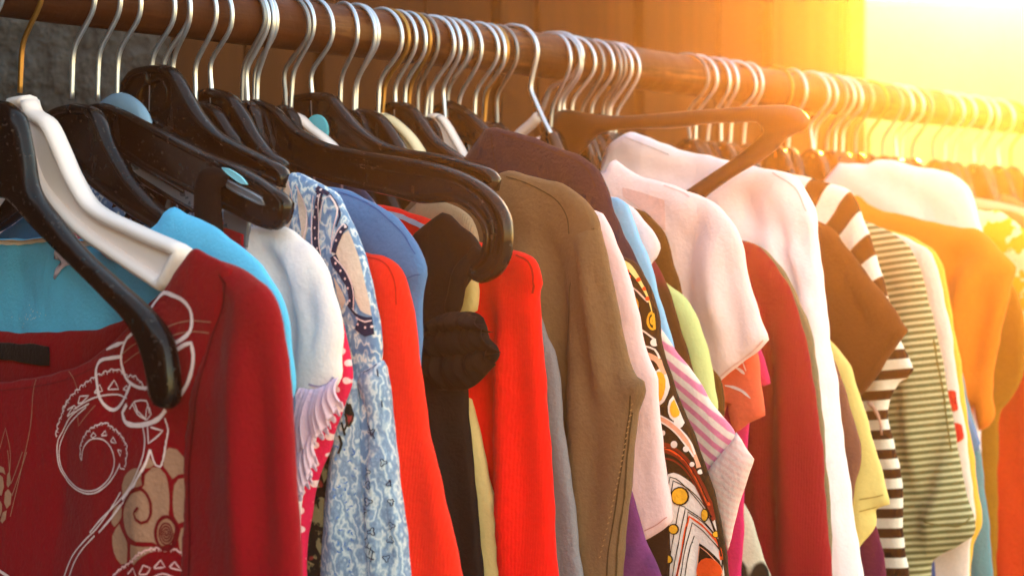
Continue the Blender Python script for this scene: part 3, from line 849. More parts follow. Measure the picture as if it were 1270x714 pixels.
piece(*(lambda o, pl: (o, pl))(thing('size_label', 'pink and white paper size label behind the white wide-lipped hanger', 'label', rail(.03), ROT), Plane(.03)), 'label', E_('E', [(345,215),(375,214),(425,250),(428,262),(395,266),(350,236)]), fabric('pink_label', (226, 160, 160)), .0008, .003, 0, smooth=False)

# --- white blouse with gathered cuff, lavender shade mixed into its colour
def p_lav_shade(b, col):
    f = b.step(b.noise(17, 3, b.map((1, 1, .6)), .55), .42, .66)  # blotches paint soft lavender shade into the white cloth
    return b.mix(b.math('MULTIPLY', f, .3), lin((250, 232, 232)), lin((176, 156, 192)))
LAV = fabric('lavender_shaded_cotton', (232, 218, 224), p_lav_shade, bump=.22, var=.08)
o, pl, sh = garment('ruffled_blouse', 'white blouse with painted lavender shade and gathered ruffle cuff right of the cyan tee', 'blouse',
    [(306,281.5),(315,279),(335,279),(360.5,285),(380,299),(395.5,316),(407,336),(414,357),(420,384),(424,410),(424,440),(423,468),(405,500),(392,540),(380,590),(370,640),(372,820)], LAV, t=.073, W=.009, R=.02, A=.003, lam=.07, creases=[([(318,296),(338,322),(352,350),(362,400),(364,460)], -.007, .009), ([(335,290),(362,312),(374,345),(378,400)], .004, .008), ([(390,330),(396,380),(396,440)], -.004, .006), ([(404,345),(410,400),(408,460)], .003, .006)])
LV2 = fabric('mauve_lawn', (222, 196, 210), bump=.3, var=.12)
ruffle(o, pl, sh, 'ruffle_cuff', [(366,545),(378,542),(390,536),(402,524)], [(362,634),(372,620),(385,603),(397,568)], 9, .0021, LV2, -.006)
ruffle(o, pl, sh, 'ruffle_cuff', [(378,480),(392,482),(408,478),(425,467)], [(366,566),(384,556),(406,536),(429,500)], 10, .0026, LV2, -.008)
marks('gathering', [strip(sh, pl.px([(384,476),(395,479),(408,476),(424,468)]), PX(pl, 2)), strip(sh, pl.px([(300,284),(304,300),(305,330)]), PX(pl, 2))], fabric('lavender_thread', (176, 160, 186)), o)
M_LAV = LAV
o2 = thing('clear_tag', 'small clear plastic size cube with red print under the clip hanger', 'tag', rail(.068), ROT)
pq = Plane(.068)
hanger_body(o2, pq.px([(281,262),(309,272),(306,304),(281,288)]), M['smoky'], .004, .0012, name='clear_case')
hanger_body(o2, pq.px([(282,284),(305,292),(304,310),(282,300)]), fabric('red_card', (150, 16, 34), bump=.1), .003, .0008, y=-.002, name='red_card')

# --- pink polka dots
def p_dots(b, col):
    v = b.n('ShaderNodeTexVoronoi', {'Vector': b.map((1, 0, 1), (0, math.radians(38), 0)), 'Scale': 135.0, 'Randomness': .2}, feature='F1').outputs[0]
    f = b.step(v, .31, .24)
    return b.mix(f, col, lin((246, 206, 210)))
o, pl, sh = garment('polka_dot_dress', 'hot pink dress with pale polka dots below the lavender ruffle cuff', 'dress',
    [(380,310),(400,335),(416,372),(426,408),(432,432),(436,450),(437,468),(428,497),(416,530),(407,561),(393.4,621),(386,684),(388,820)], fabric('polka_cotton', (222, 36, 78), p_dots), t=.085, W=.006, R=.014, A=.004, lam=.045)

# --- dark floral
def p_floral(b, col):
    n1 = b.noise(95, 3, b.map((1, 1, .8)), .6)
    v = b.n('ShaderNodeTexVoronoi', {'Vector': b.tc, 'Scale': 75.0}, feature='DISTANCE_TO_EDGE').outputs[0]
    c = b.mix(b.step(n1, .46, .52), (.02, .016, .014), lin((150, 138, 104)))
    c = b.mix(b.step(v, .11, .07), c, (.015, .012, .012))
    return b.mix(b.step(b.noise(60, 2), .62, .66), c, lin((160, 60, 60)))
o, pl, sh = garment('floral_skirt', 'dark olive floral print skirt, thin strip beside the pink polka dots', 'skirt',
    [(385,320),(405,350),(422,400),(431,450),(435,490),(439,514),(437,530),(428,545),(419,561),(411,601),(407,650),(406,714),(407,820)], fabric('floral_viscose', (90, 80, 60), p_floral), t=.094, W=.005, R=.014, A=.004, lam=.05)

# --- paisley shirt
def p_pais(b, col):
    w = b.n('ShaderNodeTexWave', {'Vector': b.map((1, 1, .6), (0, .5, 0)), 'Scale': 60.0, 'Distortion': 12.0, 'Detail': 2.5, 'Detail Scale': 2.2, 'Detail Roughness': .6}, wave_type='BANDS', bands_direction='DIAGONAL').outputs[1]
    c = b.mix(b.step(w, .35, .75), lin((116, 146, 188)), lin((164, 186, 214)))
    c = b.mix(b.step(w, .86, .95), c, lin((226, 226, 230)))
    g = b.step(b.noise(120, 3), .55, .64)
    return b.mix(b.math('MULTIPLY', g, .45), c, lin((70, 100, 158)))
PAI = fabric('paisley_cotton', (150, 178, 214), p_pais, bump=.25, var=.1)
def p_pais2(b, col):
    w = b.n('ShaderNodeTexWave', {'Vector': b.map((1, 1, .7), (0, -.4, 0)), 'Scale': 58.0, 'Distortion': 13.0, 'Detail': 2.5, 'Detail Scale': 2.4, 'Detail Roughness': .6}, wave_type='BANDS', bands_direction='DIAGONAL').outputs[1]
    c = b.mix(b.step(w, .3, .8), lin((142, 164, 198)), lin((180, 196, 216)))
    c = b.mix(b.step(w, .87, .95), c, lin((214, 220, 230)))
    return b.mix(b.math('MULTIPLY', b.step(w, .08, .04), .4), c, lin((100, 122, 160)))
PAI2 = fabric('pale_paisley_cotton', (166, 188, 218), p_pais2, bump=.25, var=.08)
NAVY = fabric('navy_print', (40, 46, 74), bump=.3); CRM = fabric('cream_print', (222, 202, 176), bump=.3, var=.14)
o, pl, sh = garment('paisley_shirt', 'light blue bandana paisley shirt with navy dotted bands and cream patches', 'shirt',
    [(353,219),(364,214.5),(378,217),(392,225),(408,233),(420,243),(434,269),(443,288),(452,320),(462,355),(472,407),(475,428),(474,452),(472,480),(474,520),(480,640),(488,820)], PAI, t=.107, W=.008, R=.017, A=.0025, lam=.05, yoff=-.001, neckd=.05)
body = sh
sl = piece(o, pl, 'sleeve', z('P2', [(112,110),(128,90),(155,76),(184,64),(192,130),(203,220),(216,330),(228,430),(247,560),(268,700),(290,960),(120,960),(118,700),(128,560),(140,440),(150,330),(140,220),(122,160)]), PAI2, .010, .018, .004, .034, y=-.003, seed=77, top=.0, g=.005, creases=[(z('P2', [(150,150),(155,300),(168,480),(190,700)]), .005, .005), (z('P2', [(135,180),(140,320),(150,480),(160,700)]), -.006, .004), (z('P2', [(180,150),(190,320),(208,500),(235,720)]), -.005, .005), (z('P2', [(195,250),(212,420),(240,640)]), .004, .005)])
fr = piece(o, pl, 'front_panel', z('P2', [(40,180),(60,140),(85,105),(102,125),(108,200),(110,300),(113,420),(122,520),(135,600),(150,700),(165,960),(-10,960),(0,700),(10,560),(24,400),(32,280)]), PAI2, .005, .014, .003, .045, y=-.009, seed=31, top=.0, g=.0055, creases=[(z('P2', [(80,200),(70,400),(60,700)]), .004, .006), (z('P2', [(95,220),(95,420),(110,700)]), -.005, .005)])
def rp(s_, c, line, w, **k):
    pl.use(s_); return strip(s_, pl.px(z(c, line)), PX(pl, w), **k)
pl.use(body)
marks('cream_patch', [patch(body, pl.px(z('P1', q))) for q in ([(95,100),(118,150),(132,190),(136,260),(128,310),(118,330),(110,270),(100,200)],
    [(245,375),(262,330),(280,292),(320,272),(340,320),(360,385),(378,440),(396,520),(412,600),(400,620),(350,600),(325,540),(310,480),(270,410)],
    [(32,150),(50,90),(62,80),(66,120),(60,180),(72,240),(60,270),(30,250)], [(240,460),(262,500),(290,560),(275,600),(262,560)])], CRM, o)
nv = [rp(body, 'P1', [(205,92),(190,120),(182,160),(172,220),(170,270),(172,320),(180,380)], 10), rp(body, 'P1', [(195,90),(215,110),(235,125)], 6),
      rp(body, 'P1', [(322,258),(300,258),(278,275),(262,305),(250,340),(242,368)], 7), rp(body, 'P1', [(240,380),(255,420),(290,470),(312,520),(315,590)], 9),
      rp(body, 'P1', [(232,130),(262,155),(274,185),(268,220),(252,265)], 2), rp(body, 'P1', [(336,650),(370,668),(422,660)], 17), rp(body, 'P1', [(300,575),(330,615),(375,632),(414,628)], 3)]
marks('navy_band', nv, NAVY, o)
wl = [rp(body, 'P1', l, 1.5, eps=EPS*2) for l in ([(192,240),(198,190),(208,150),(232,138),(256,160),(262,190),(256,230),(240,300),(236,360)], [(165,140),(158,230),(158,320),(166,372)], [(192,130),(186,230),(186,310),(196,380)],
    [(320,246),(285,252),(262,280),(240,330),(234,372)], [(248,384),(300,450),(325,520),(326,600)], [(336,628),(372,645),(416,638)], [(60,80),(78,130),(70,200)], [(95,98),(132,180),(136,262),(122,325)])]
pl.use(body)
wl += [disc(body, pl.px(z('P1', [q]))[0], PX(pl, 1.5), eps=EPS*2.4, n=8) for q in ((200,110),(184,140),(178,185),(172,225),(172,268),(174,310),(182,350),(300,262),(276,284),(258,318),(256,410),(276,440),(294,472),(305,510),(312,560),(345,655),(375,668),(402,664),(212,105))]
marks('white_dots', wl, M['ink_white'], o)
DRK = fabric('dark_outline', (44, 52, 74), sheen=0)
ol = []
def clover(s_, c, r, lobes=3, rot=0.0):
    q = [(c[0]+r*(1+.42*math.cos(lobes*a))*math.cos(a+rot), c[1]+r*(1+.42*math.cos(lobes*a))*math.sin(a+rot)) for a in np.arange(0, 6.5, .25)]
    return rp(s_, 'P2', q, .9)
for i, (cx, cy) in enumerate([(185,372),(206,435),(210,490),(210,562),(207,605),(195,660),(190,100),(196,195),(150,280)]): ol.append(clover(sl, (cx, cy), 8.5, 3, i*.7))
for i, (cx, cy) in enumerate([(134,400),(136,440),(140,490),(150,580)]): ol.append(clover(sl, (cx, cy), 9.5, 3, i))
ol += [rp(sl, 'P2', [(112,560),(118,610),(134,645),(158,664)], 1.2), rp(sl, 'P2', [(122,560),(128,600),(142,630),(160,642)], .9), rp(sl, 'P2', [(125,500),(145,515),(130,535),(128,505)], 1), rp(sl, 'P2', [(135,240),(150,290),(142,262),(160,300)], 1), rp(sl, 'P2', [(126,100),(156,84),(186,74)], .8)]
ol += [rp(sl, 'P2', [(112+q*6, 560+q*15+q*q*.6), (121+q*5.5, 556+q*14)], .9) for q in range(7)]
rr = random.Random(5)
for q in range(46):
    a = rr.uniform(0, 6.3); c = (rr.uniform(35, 100), rr.uniform(330, 720)); r = rr.uniform(4, 8)
    ol.append(rp(fr, 'P2', [(c[0]+r*math.cos(a+k), c[1]+r*math.sin(a+k)) for k in (0, .6, 1.2, 1.9)], 1.3))
B2 = fabric('mid_blue_print', (98, 136, 190), sheen=0)
marks('clover_outline', ol[:-46], DRK, o); marks('curl_print', ol[-46:], B2, o)
marks('leaf_print', [rp(fr, 'P2', l, 2.0) for l in ([(70,225),(78,250),(66,280)], [(84,205),(92,235),(84,262)], [(52,290),(60,315),(50,345)], [(88,225),(80,245)], [(60,250),(70,290)])], fabric('dark_leaf', (50, 48, 40)), o)

# --- red cardigan, blue tee, striped shirt
REDF = fabric('vermilion_knit', (236, 44, 24), bump=.3, var=.1, knit=True)
o, pl, sh = garment('red_cardigan', 'vermilion red cardigan with smooth rounded shoulder between paisley shirt and black blouse', 'cardigan',
    [(448,311),(462,314),(476,318),(490,327),(500,343),(507,362),(513,397),(517,430),(530.5,529),(543,580),(554,629),(574,714),(598,820)], REDF, t=.119, W=.0115, R=.026, A=.0026, lam=.06, top=.0, creases=[([(490,360),(505,450),(525,560),(548,720)], -.004, .009), ([(505,380),(520,470),(540,580),(566,730)], .003, .008)])
seam(o, pl, sh, [[(452,318),(470,322),(482,331),(490,350),(492,378)]], fabric('dark_vermilion', (190, 24, 14)), 1.2)
BLU = fabric('cornflower_jersey', (80, 122, 164), bump=.35, var=.12)
o, pl, sh = garment('blue_tee', 'plain cornflower blue tee with shoulder seam above the red cardigan', 'tee',
    [(408,232),(420,233),(437.5,238),(457,247),(476,259),(491,271),(504,285),(516,302),(525,320),(529,341),(526,360),(523,376),(522,400),(521.6,430),(520,520),(524,820)], BLU, t=.131, W=.0085, R=.02, A=.0018, lam=.07, neckd=.05)
seam(o, pl, sh, [[(504,346),(515,341),(529,340)], [(504,346),(508,370),(510,400)], [(420,238),(440,243),(470,260),(500,287),(518,314)]], fabric('dark_cornflower', (56, 86, 138)), 1.0)
def p_pin(b, col):
    c = b.mix(b.stripes(.25, .0075, .72, .002), lin((120, 126, 150)), col)
    return b.mix(b.stripes(.25, .0075*3, .86, .002), lin((70, 80, 120)), c)
hidden_t = .195
o, pl, sh = garment('striped_shirt', 'white shirt with fine grey stripes peeping between long curled hanger and blue tee', 'shirt',
    [(372,206),(385,206),(405,209),(427,215),(445,229),(466,254),(484,272),(500,300),(506,340),(505,440),(505,820)], fabric('pinstripe_cotton', (226, 224, 228), p_pin, bump=.2), t=.196, W=.006, R=.016, A=.002, lam=.06, neckd=.045)

# --- black blouse with gathered cold shoulder
BLK = fabric('black_crepe', (21, 18, 19), bump=.3, var=.25, rough=.75, sheen=0)
o, pl, sh = garment('black_blouse', 'black cold-shoulder blouse with ruched bands and puffed cuff', 'blouse',
    [(507,300),(518,288),(530,277),(541,267),(549.5,262),(558,266),(570,279),(588,293),(596,306),(598,318),(590,335),(580,352),(572,368),(566,385),(560,405),(562,430),(572,460),(578,476),(582,549),(588,610),(594.6,668),(598,714),(602,820)], BLK, t=.207, W=.008, R=.016, A=.003, lam=.045, neckd=.06, full=False, creases=[([(550,268),(546,310),(545,370)], .003, .005), ([(535,285),(530,330),(535,380)], -.003, .007), ([(545,490),(555,580),(565,720)], .005, .006), ([(560,490),(572,590),(582,720)], -.005, .006), ([(575,300),(565,335),(555,380)], -.003, .006)])
zb = lambda p: [(500+a/2.975, 250+b/2.975) for a, b in p]
piece(o, pl, 'sleeve_band', zb([(150,395),(165,340),(180,290),(215,210),(260,160),(285,185),(270,230),(245,290),(225,350),(210,405),(180,430)]), BLK, .005, .010, .0032, .012, y=-.006, seed=5, g=.003, across=.5)
piece(o, pl, 'puffed_cuff', zb([(70,500),(110,440),(160,412),(215,405),(265,412),(292,430),(300,460),(320,500),(345,525),(356,550),(345,590),(300,635),(250,672),(190,690),(130,690),(80,660),(62,580)]), BLK, .007, .022, .005, .024, y=-.006, seed=17, g=.0035, across=-.6, creases=[(zb([(90,470),(170,440),(260,425)]), .006, .004), (zb([(85,510),(180,480),(300,450)]), -.007, .005), (zb([(95,560),(200,530),(330,520)]), .007, .006), (zb([(90,620),(200,590),(345,560)]), -.008, .006), (zb([(120,660),(220,640),(320,600)]), .006, .006)])
for tp_, bt_, n_, a_, y_ in (([(66,560),(120,545),(220,540),(345,528)], [(80,640),(150,695),(250,685),(340,600)], 7, .0026, -.009), ([(72,498),(130,468),(220,455),(312,448)], [(60,585),(140,590),(240,580),(358,556)], 8, .0026, -.013), ([(100,448),(150,418),(215,404),(290,425)], [(66,515),(150,500),(230,490),(330,482)], 8, .0022, -.015)):
    ruffle(o, pl, sh, 'gathered_frill', zb(tp_), zb(bt_), n_, a_, BLK, y_, True)
CB = fabric('black_ruching', (14, 11, 11), bump=.4)
marks('ruching', [strip(sh, pl.px(zb([(a, b), (a+18, b+8), (a+44-k, b-6)])), PX(pl, 1.5), -.0002) for k, (a, b) in enumerate([(196,250),(190,270),(184,290),(178,310),(172,330),(205,228),(216,208)])] +
      [strip(sh, pl.px(zb([(148,60),(145,150),(142,230),(150,300)])), PX(pl, 1.6), EPS)], CB, o)

# --- pale pieces between black blouse and second red cardigan
YEL = fabric('butter_cotton', (230, 208, 136), bump=.25, var=.08)
o, pl, sh = garment('butter_blouse', 'butter yellow blouse, thin strip between black blouse and scarlet cardigan', 'blouse',
    [(560,318),(575,325),(588,340),(593,360),(592,385),(580,392),(572,410),(572,460),(579,478),(592,521.5),(603,575),(611.7,621),(618,670),(623.6,714),(632,820)], YEL, t=.22, W=.007, R=.016, A=.002, lam=.05)
RED2 = fabric('scarlet_knit', (240, 22, 14), bump=.3, var=.1, knit=True)
o, pl, sh = garment('scarlet_cardigan', 'scarlet cardigan with folded sleeve between butter yellow and grey strips', 'cardigan',
    [(462,254),(476,253.5),(490,257),(510,263),(532,271),(560,284),(590,298),(605,303),(631,309.5),(645,312),(657,318),(666,327),(671.5,340),(673,352),(669,362),(669,378),(671,430),(675,480),(679,529),(684,620),(689,714),(696,820)], RED2, t=.232, W=.011, R=.022, A=.004, lam=.05, top=.02, ramp=.1, creases=[([(625,380),(615,470),(618,600),(620,740)], -.007, .008), ([(640,370),(634,480),(640,600),(645,740)], .006, .008), ([(652,380),(652,480),(660,620),(664,740)], -.005, .006), ([(600,380),(600,500),(608,600)], .004, .008)])
seam(o, pl, sh, [[(640,316),(655,324),(662,338),(665,356),(668,364)]], fabric('dark_scarlet', (170, 12, 8)), 1.4)
marks('grey_lining', [strip(sh, pl.px([(470,263),(490,266),(510,274),(535,286),(560,298),(580,308)]), PX(pl, 5))], fabric('grey_lining', (168, 168, 182)), o)
TAN = fabric('tan_knit', (172, 148, 112), bump=.5, var=.14, knit=True)
o, pl, sh = garment('knitted_vest', 'small tan knit top under the curled end of the long black hanger', 'top',
    [(519,250),(526,246.5),(540,248),(560,253.5),(575,262),(584.6,271),(590,288),(594,310),(592,420),(592,820)], TAN, t=.244, W=.007, R=.014, A=.002, lam=.05, neckd=.09)
GRY = fabric('grey_marl', (134, 134, 134), bump=.4, var=.14)
o, pl, sh = garment('grey_cardigan', 'grey marl cardigan, narrow strip left of the brown top', 'cardigan',
    [(615,310),(645,330),(662,365),(671,394),(679,418),(687,434),(691,450),(695,490),(699,529),(709,610),(721,714),(731,820)], GRY, t=.262, W=.007, R=.016, A=.002, lam=.05)

# --- brown top
BRN = fabric('olive_brown_jersey', (118, 92, 62), bump=.35, var=.14)
o, pl, sh = garment('long_sleeved_shirt', 'olive brown long-sleeved top with topstitched shoulder and cuff slit', 'top',
    [(614,219),(622,214.5),(631,213),(660,218),(690.6,225.5),(705,231),(718,241),(730,253),(739,268),(744,284),(748,310),(754,345),(740,500),(735,820)], BRN, t=.284, W=.0085, R=.018, A=.0022, lam=.06, neckd=.068, yoff=-.004, creases=[([(672,260),(690,330),(696,450),(700,640)], -.005, .008), ([(650,300),(668,400),(676,560),(690,720)], .0045, .010), ([(640,420),(652,540),(672,720)], -.004, .010)])
slv = piece(o, pl, 'sleeve', [(706,440),(705,380),(706,330),(707,300),(712,287),(724,280),(735,278),(744,280),(748,300),(757,348),(765,385),(773,421.6),(779,448),(786,466),(796,471),(800,477),(797,494),(790,512),(786,550),(782.7,589),(779,615),(775,660),(772,714),(770,820),(745,825),(715,820),(712,714),(708,580)], BRN, .010, .022, .003, .042, y=-.004, seed=41, top=.0, ramp=.08, creases=[([(716,292),(722,350),(734,430),(744,520)], -.008, .006), ([(727,296),(736,350),(748,420),(758,500)], .006, .006), ([(738,300),(749,360),(762,430),(772,500)], -.006, .005), ([(722,420),(722,520),(726,640),(735,740)], .005, .010), ([(745,520),(742,600),(738,720)], -.005, .010)])
pl.use(sh)
BRD = fabric('dark_brown_thread', (80, 60, 36), sheen=0)
marks('seam', [strip(sh, pl.px(l), PX(pl, 1.5), EPS*.5) for l in ([(628,219),(650,226),(675,238),(692,250),(703,268),(706,290)], [(617,222),(616,250),(618,290)])] +
      (pl.use(slv) or [])+[strip(slv, pl.px(l), PX(pl, 1.4), EPS*.5) for l in ([(709,300),(706,380),(704,450),(706,560)], [(782,490),(778,530),(771,580),(762,640),(754,690),(752,740)], [(790,512),(782,560),(776,610),(768,660),(764,714)])] +
      [strip(slv, pl.px([(710,289),(722,283),(735,281),(746,283)]), PX(pl, 1.6), EPS*.5)], BRD, o)
marks('stitches', [strip(slv, pl.px([(786-(k*1.15)*1.0-(.012*k*k), 500+k*7), (783.5-(k*1.15)-(.012*k*k), 502+k*7)]), PX(pl, 1.1), EPS) for k in range(28)], fabric('pale_brown_thread', (150, 118, 76), sheen=0), o)

# --- purple plaid, pale pink tee, dark skirt
def p_plaid(b, col):
    c = b.mix(b.stripes(1.25, .052, .14, 0, .03), lin((40, 28, 74)), col)
    return b.mix(b.math('MULTIPLY', b.stripes(-.3, .03, .3, 0, .1), .35), lin((124, 60, 114)), c)
o, pl, sh = garment('purple_plaid_shirt', 'purple plaid shirt tail under the cuff of the brown top', 'shirt',
    [(700,330),(735,400),(760,500),(775,570),(783,601),(791,630),(799,660),(808,684),(818.4,708),(835,760),(845,820)], fabric('purple_plaid', (92, 34, 80), p_plaid), t=.297, W=.006, R=.014, A=.0025, lam=.05)
PNK = fabric('pale_pink_jersey', (250, 210, 202), bump=.22, var=.06)
o, pl, sh = garment('pale_pink_tee', 'pale pink tee with long straight sleeve hem right of the brown top', 'tee',
    [(728,261),(738,261),(746.6,264),(757,282),(764,302.5),(773,326),(781.6,348),(792,390),(799,430),(808,455),(814.5,470),(817,500),(820,540),(826,595),(834,645),(829,652),(815,662),(799,669),(785,676),(778,820)], PNK, t=.309, W=.008, R=.016, A=.0025, lam=.06)
seam(o, pl, sh, [[(833,640),(815,650),(799,658)]], fabric('deep_pink_thread', (214, 150, 140)), 1.1)
o, pl, sh = garment('dark_skirt', 'near-black skirt hem below the pale pink sleeve hem', 'skirt',
    [(740,380),(770,440),(795,520),(815,600),(829,650),(831,714),(836,820)], fabric('dark_wool', (44, 26, 18)), t=.32, W=.005, R=.012, A=.002, lam=.05)

# --- geometric print dress
def p_geo(b, col): return b.mix(b.noise(30, 2), lin((62, 38, 18)), lin((46, 28, 14)))
o, pl, sh = garment('geometric_dress', 'brown, orange and white geometric dress with chevrons and yellow circles', 'dress',
    [(758,313),(770,316),(785,323.6),(796,337),(806,355),(814,380),(820,407),(822,424),(828,450),(838,482),(851,515),(866,549),(879,590),(890,629),(897,665),(903,700),(915,820)], fabric('geometric_jersey', (52, 32, 16), p_geo), t=.333, W=.008, R=.015, A=.0025, lam=.06)
G1 = lambda c, l, w, e=EPS: strip(sh, pl.px(z(c, l)), PX(pl, w), e)
GP = lambda c, l, e=EPS*.5: patch(sh, pl.px(z(c, l)), e)
OFF = fabric('off_white_print', (238, 222, 206), sheen=0, var=.06); ORG = fabric('orange_print', (238, 84, 30), sheen=0); YLW = fabric('amber_print', (236, 172, 44), sheen=0); BR2 = fabric('dark_print', (44, 26, 16), sheen=0); RST = fabric('rust_print', (132, 44, 24), sheen=0); SAL = fabric('salmon_print', (238, 168, 130), sheen=0); YPL = fabric('yellow_floral', (242, 218, 130), sheen=0, var=.2)
marks('white_ground', [GP('Q2', [(88,300),(110,330),(140,322),(200,355),(245,405),(290,480),(325,570),(352,640),(358,760),(80,780),(70,640),(78,480)])], OFF, o)
marks('yellow_strap', [GP('Q1', [(20,22),(50,28),(85,52),(118,82),(150,130),(172,180),(186,240),(198,330),(188,330),(172,270),(150,205),(118,150),(88,110),(60,80),(35,60)])], YPL, o)
marks('strap_flowers', [disc(sh, pl.px(z('Q1', [q]))[0], PX(pl, 2.4), eps=EPS*2) for q in ((62,110),(78,118),(70,95),(120,130),(148,170),(160,215))], ORG, o)
marks('salmon_band', [G1('Q2', [(78,112),(110,128),(150,158),(190,205),(225,255),(245,300)], 5.5), G1('Q1', [(150,462),(190,480),(225,510),(250,545)], 6)], SAL, o)
marks('white_band', [G1('Q2', l, 1.6, EPS*1.4) for l in ([(80,102),(115,118),(155,146),(200,198),(232,250)], [(78,122),(110,140),(148,170),(186,216),(218,262)])] +
      [G1('Q1', l, 1.8, EPS*1.4) for l in ([(118,345),(150,365),(200,395)], [(150,425),(190,440),(232,475)], [(70,150),(110,180),(160,230)])] +
      [disc(sh, pl.px(z('Q2', [q[:2]]))[0], PX(pl, q[2]/3.05), eps=EPS*2) for q in ((103,172,9),(145,215,12),(190,232,10),(213,290,8),(245,318,8))] + [disc(sh, pl.px(z('Q1', [(192,408)]))[0], PX(pl, 4.3), eps=EPS*2)] +
      [disc(sh, pl.px(z('Q1', [(208,605)]))[0], PX(pl, 10.5), PX(pl, 20), eps=EPS*.8), disc(sh, pl.px(z('Q1', [(292,690)]))[0], PX(pl, 8.5), PX(pl, 15), eps=EPS*.8), disc(sh, pl.px(z('Q1', [(300,740)]))[0], PX(pl, 6), PX(pl, 12), eps=EPS*.8)], OFF, o)
marks('rust_band', [G1('Q2', l, w) for l, w in (([(84,208),(130,225),(180,262),(230,335),(270,420),(300,500)], 4.5), ([(96,238),(135,250),(185,290),(235,375),(280,470)], 3.2), ([(104,268),(140,276),(190,318),(240,405),(290,505)], 1.8))], RST, o)
marks('orange_band', [G1('Q2', l, w) for l, w in (([(90,224),(132,239),(182,278),(232,356),(276,446)], 2.2), ([(150,730),(172,620),(188,530),(200,487),(260,532),(310,590),(345,650)], 2.2))] + [disc(sh, pl.px(z('Q2', [(277,692)]))[0], PX(pl, 14), eps=EPS*2.6)], ORG, o)
marks('chevron_lines', [G1('Q2', l, 1.0, EPS*1.2) for l in ([(98,640),(118,470),(140,352),(200,385),(260,450),(320,550)], [(88,500),(100,400),(120,322)], [(118,730),(150,520),(164,445),(186,452)], [(135,730),(165,560),(186,455),(255,505),(300,560),(335,620)],
    [(165,730),(190,590),(212,510),(265,555),(320,620),(352,690)], [(182,730),(205,600),(220,560)], [(92,560),(108,440),(128,338),(150,345),(205,395),(270,480),(325,590)], [(88,232),(131,232),(181,270),(231,345),(273,433)], [(100,254),(137,263),(187,304),(237,390),(285,490)], [(80,130),(110,148),(147,178),(184,224),(216,268)], [(150,730),(178,600),(196,470),(262,518),(312,575),(345,635)])] +
    [GP('Q2', [(222,740),(232,640),(238,588),(275,615),(315,655),(350,705),(356,745)], EPS*.9)] + [disc(sh, pl.px(z('Q2', [q[:2]]))[0], PX(pl, q[2]/3.05), eps=EPS*1.7) for q in ((168,410,31),(143,535,18),(125,648,16),(310,553,12))] + [disc(sh, pl.px(z('Q2', [(260,482)]))[0], PX(pl, 4.6), PX(pl, 7.2), eps=EPS*1.7)], BR2, o)
marks('orange_outline', [G1('Q2', [(226,740),(236,640),(241,600),(280,632),(320,675),(345,715)], 1.0, EPS*2)], SAL, o)
[marks('printed_circle', [q], YLW, o) for q in [disc(sh, pl.px(z('Q2', [q[:2]]))[0], PX(pl, q[2]/3.05), eps=EPS*2.4) for q in ((168,410,26),(143,535,14),(125,648,12),(310,553,9))] + [disc(sh, pl.px(z('Q2', [(260,482)]))[0], PX(pl, 3.6), PX(pl, 6), eps=EPS*2.4),
    disc(sh, pl.px(z('Q1', [(205,605)]))[0], PX(pl, 8), PX(pl, 17), eps=EPS*1.6), disc(sh, pl.px(z('Q1', [(294,692)]))[0], PX(pl, 6), PX(pl, 11), eps=EPS*1.6)] +
    [G1('Q1', [(182+rx*math.cos(a), 312+ry*math.sin(a)) for a in np.arange(-1.2, 4.9, .4)], 2.4, EPS*1.3) for rx, ry in ((24, 38), (9, 15))] + [G1('Q1', [(92+24*math.cos(a), 244+34*math.sin(a)) for a in np.arange(-1.9, 2.2, .4)], 2.6, EPS*1.3)]]

# --- plum jacket
PLM = fabric('plum_wool', (36, 26, 46), bump=.5, var=.2)
o, pl, sh = garment('plum_jacket', 'dark plum wool jacket with piped shoulder seam above the brown top', 'jacket',
    [(600,160),(610,158.5),(622,160),(655,169),(690.7,181.5),(712,190),(728,199),(742,212),(752,232),(762,262),(768,275),(775,295),(790,325),(799,345),(806,400),(800,520),(800,820)], PLM, t=.345, W=.0085, R=.018, A=.0025, lam=.06, neckd=.05)
seam(o, pl, sh, [[(694,187),(715,200),(730,212),(739,232)], [(610,166),(612,190),(618,215)], [(622,166),(665,180),(700,194)]], fabric('dark_plum', (40, 24, 28)), 1.6)

HAZE, HG, SUN, SUNC, SKY, DUST, EXPO = .0098, .88, 5.0, (1.0, .3, .03), .15, .3, 2.72

# --- pink stripe, straps and strips under the pink blouse
def p_pinks(b, col):
    return b.mix(b.stripes(math.radians(57), .0074, .48, .002, .06), lin((236, 128, 164)), lin((246, 214, 206)))
o, pl, sh = garment('pink_striped_shirt', 'pink and cream diagonally striped shirt with white shirt tail corner', 'shirt',
    [(800,390),(812,397),(820,408),(828,421),(840,438),(852,454),(864,470),(878,490),(891.7,509.5),(904,524),(913,538),(900,575),(880,620),(870,700),(875,820)], fabric('pink_stripe_cotton', (240, 190, 190), p_pinks, bump=.2), t=.356, W=.007, R=.013, A=.002, lam=.06, yoff=.0)
def p_faint(b, col):
    return b.mix(b.math('MULTIPLY', b.stripes(math.radians(64), .0042, .45, .001, .1), .28), lin((240, 190, 186)), lin((240, 230, 226)))
piece(o, pl, 'tail', [(913,536),(924,552),(936,569),(930,585),(921.5,609),(912,640),(902,684),(896,660),(886,620),(878,590),(885,575),(898,558)], fabric('white_stripe_cotton', (240, 228, 222), p_faint, bump=.25), .005, .01, .0025, .02, y=-.006, seed=9, g=.0045)
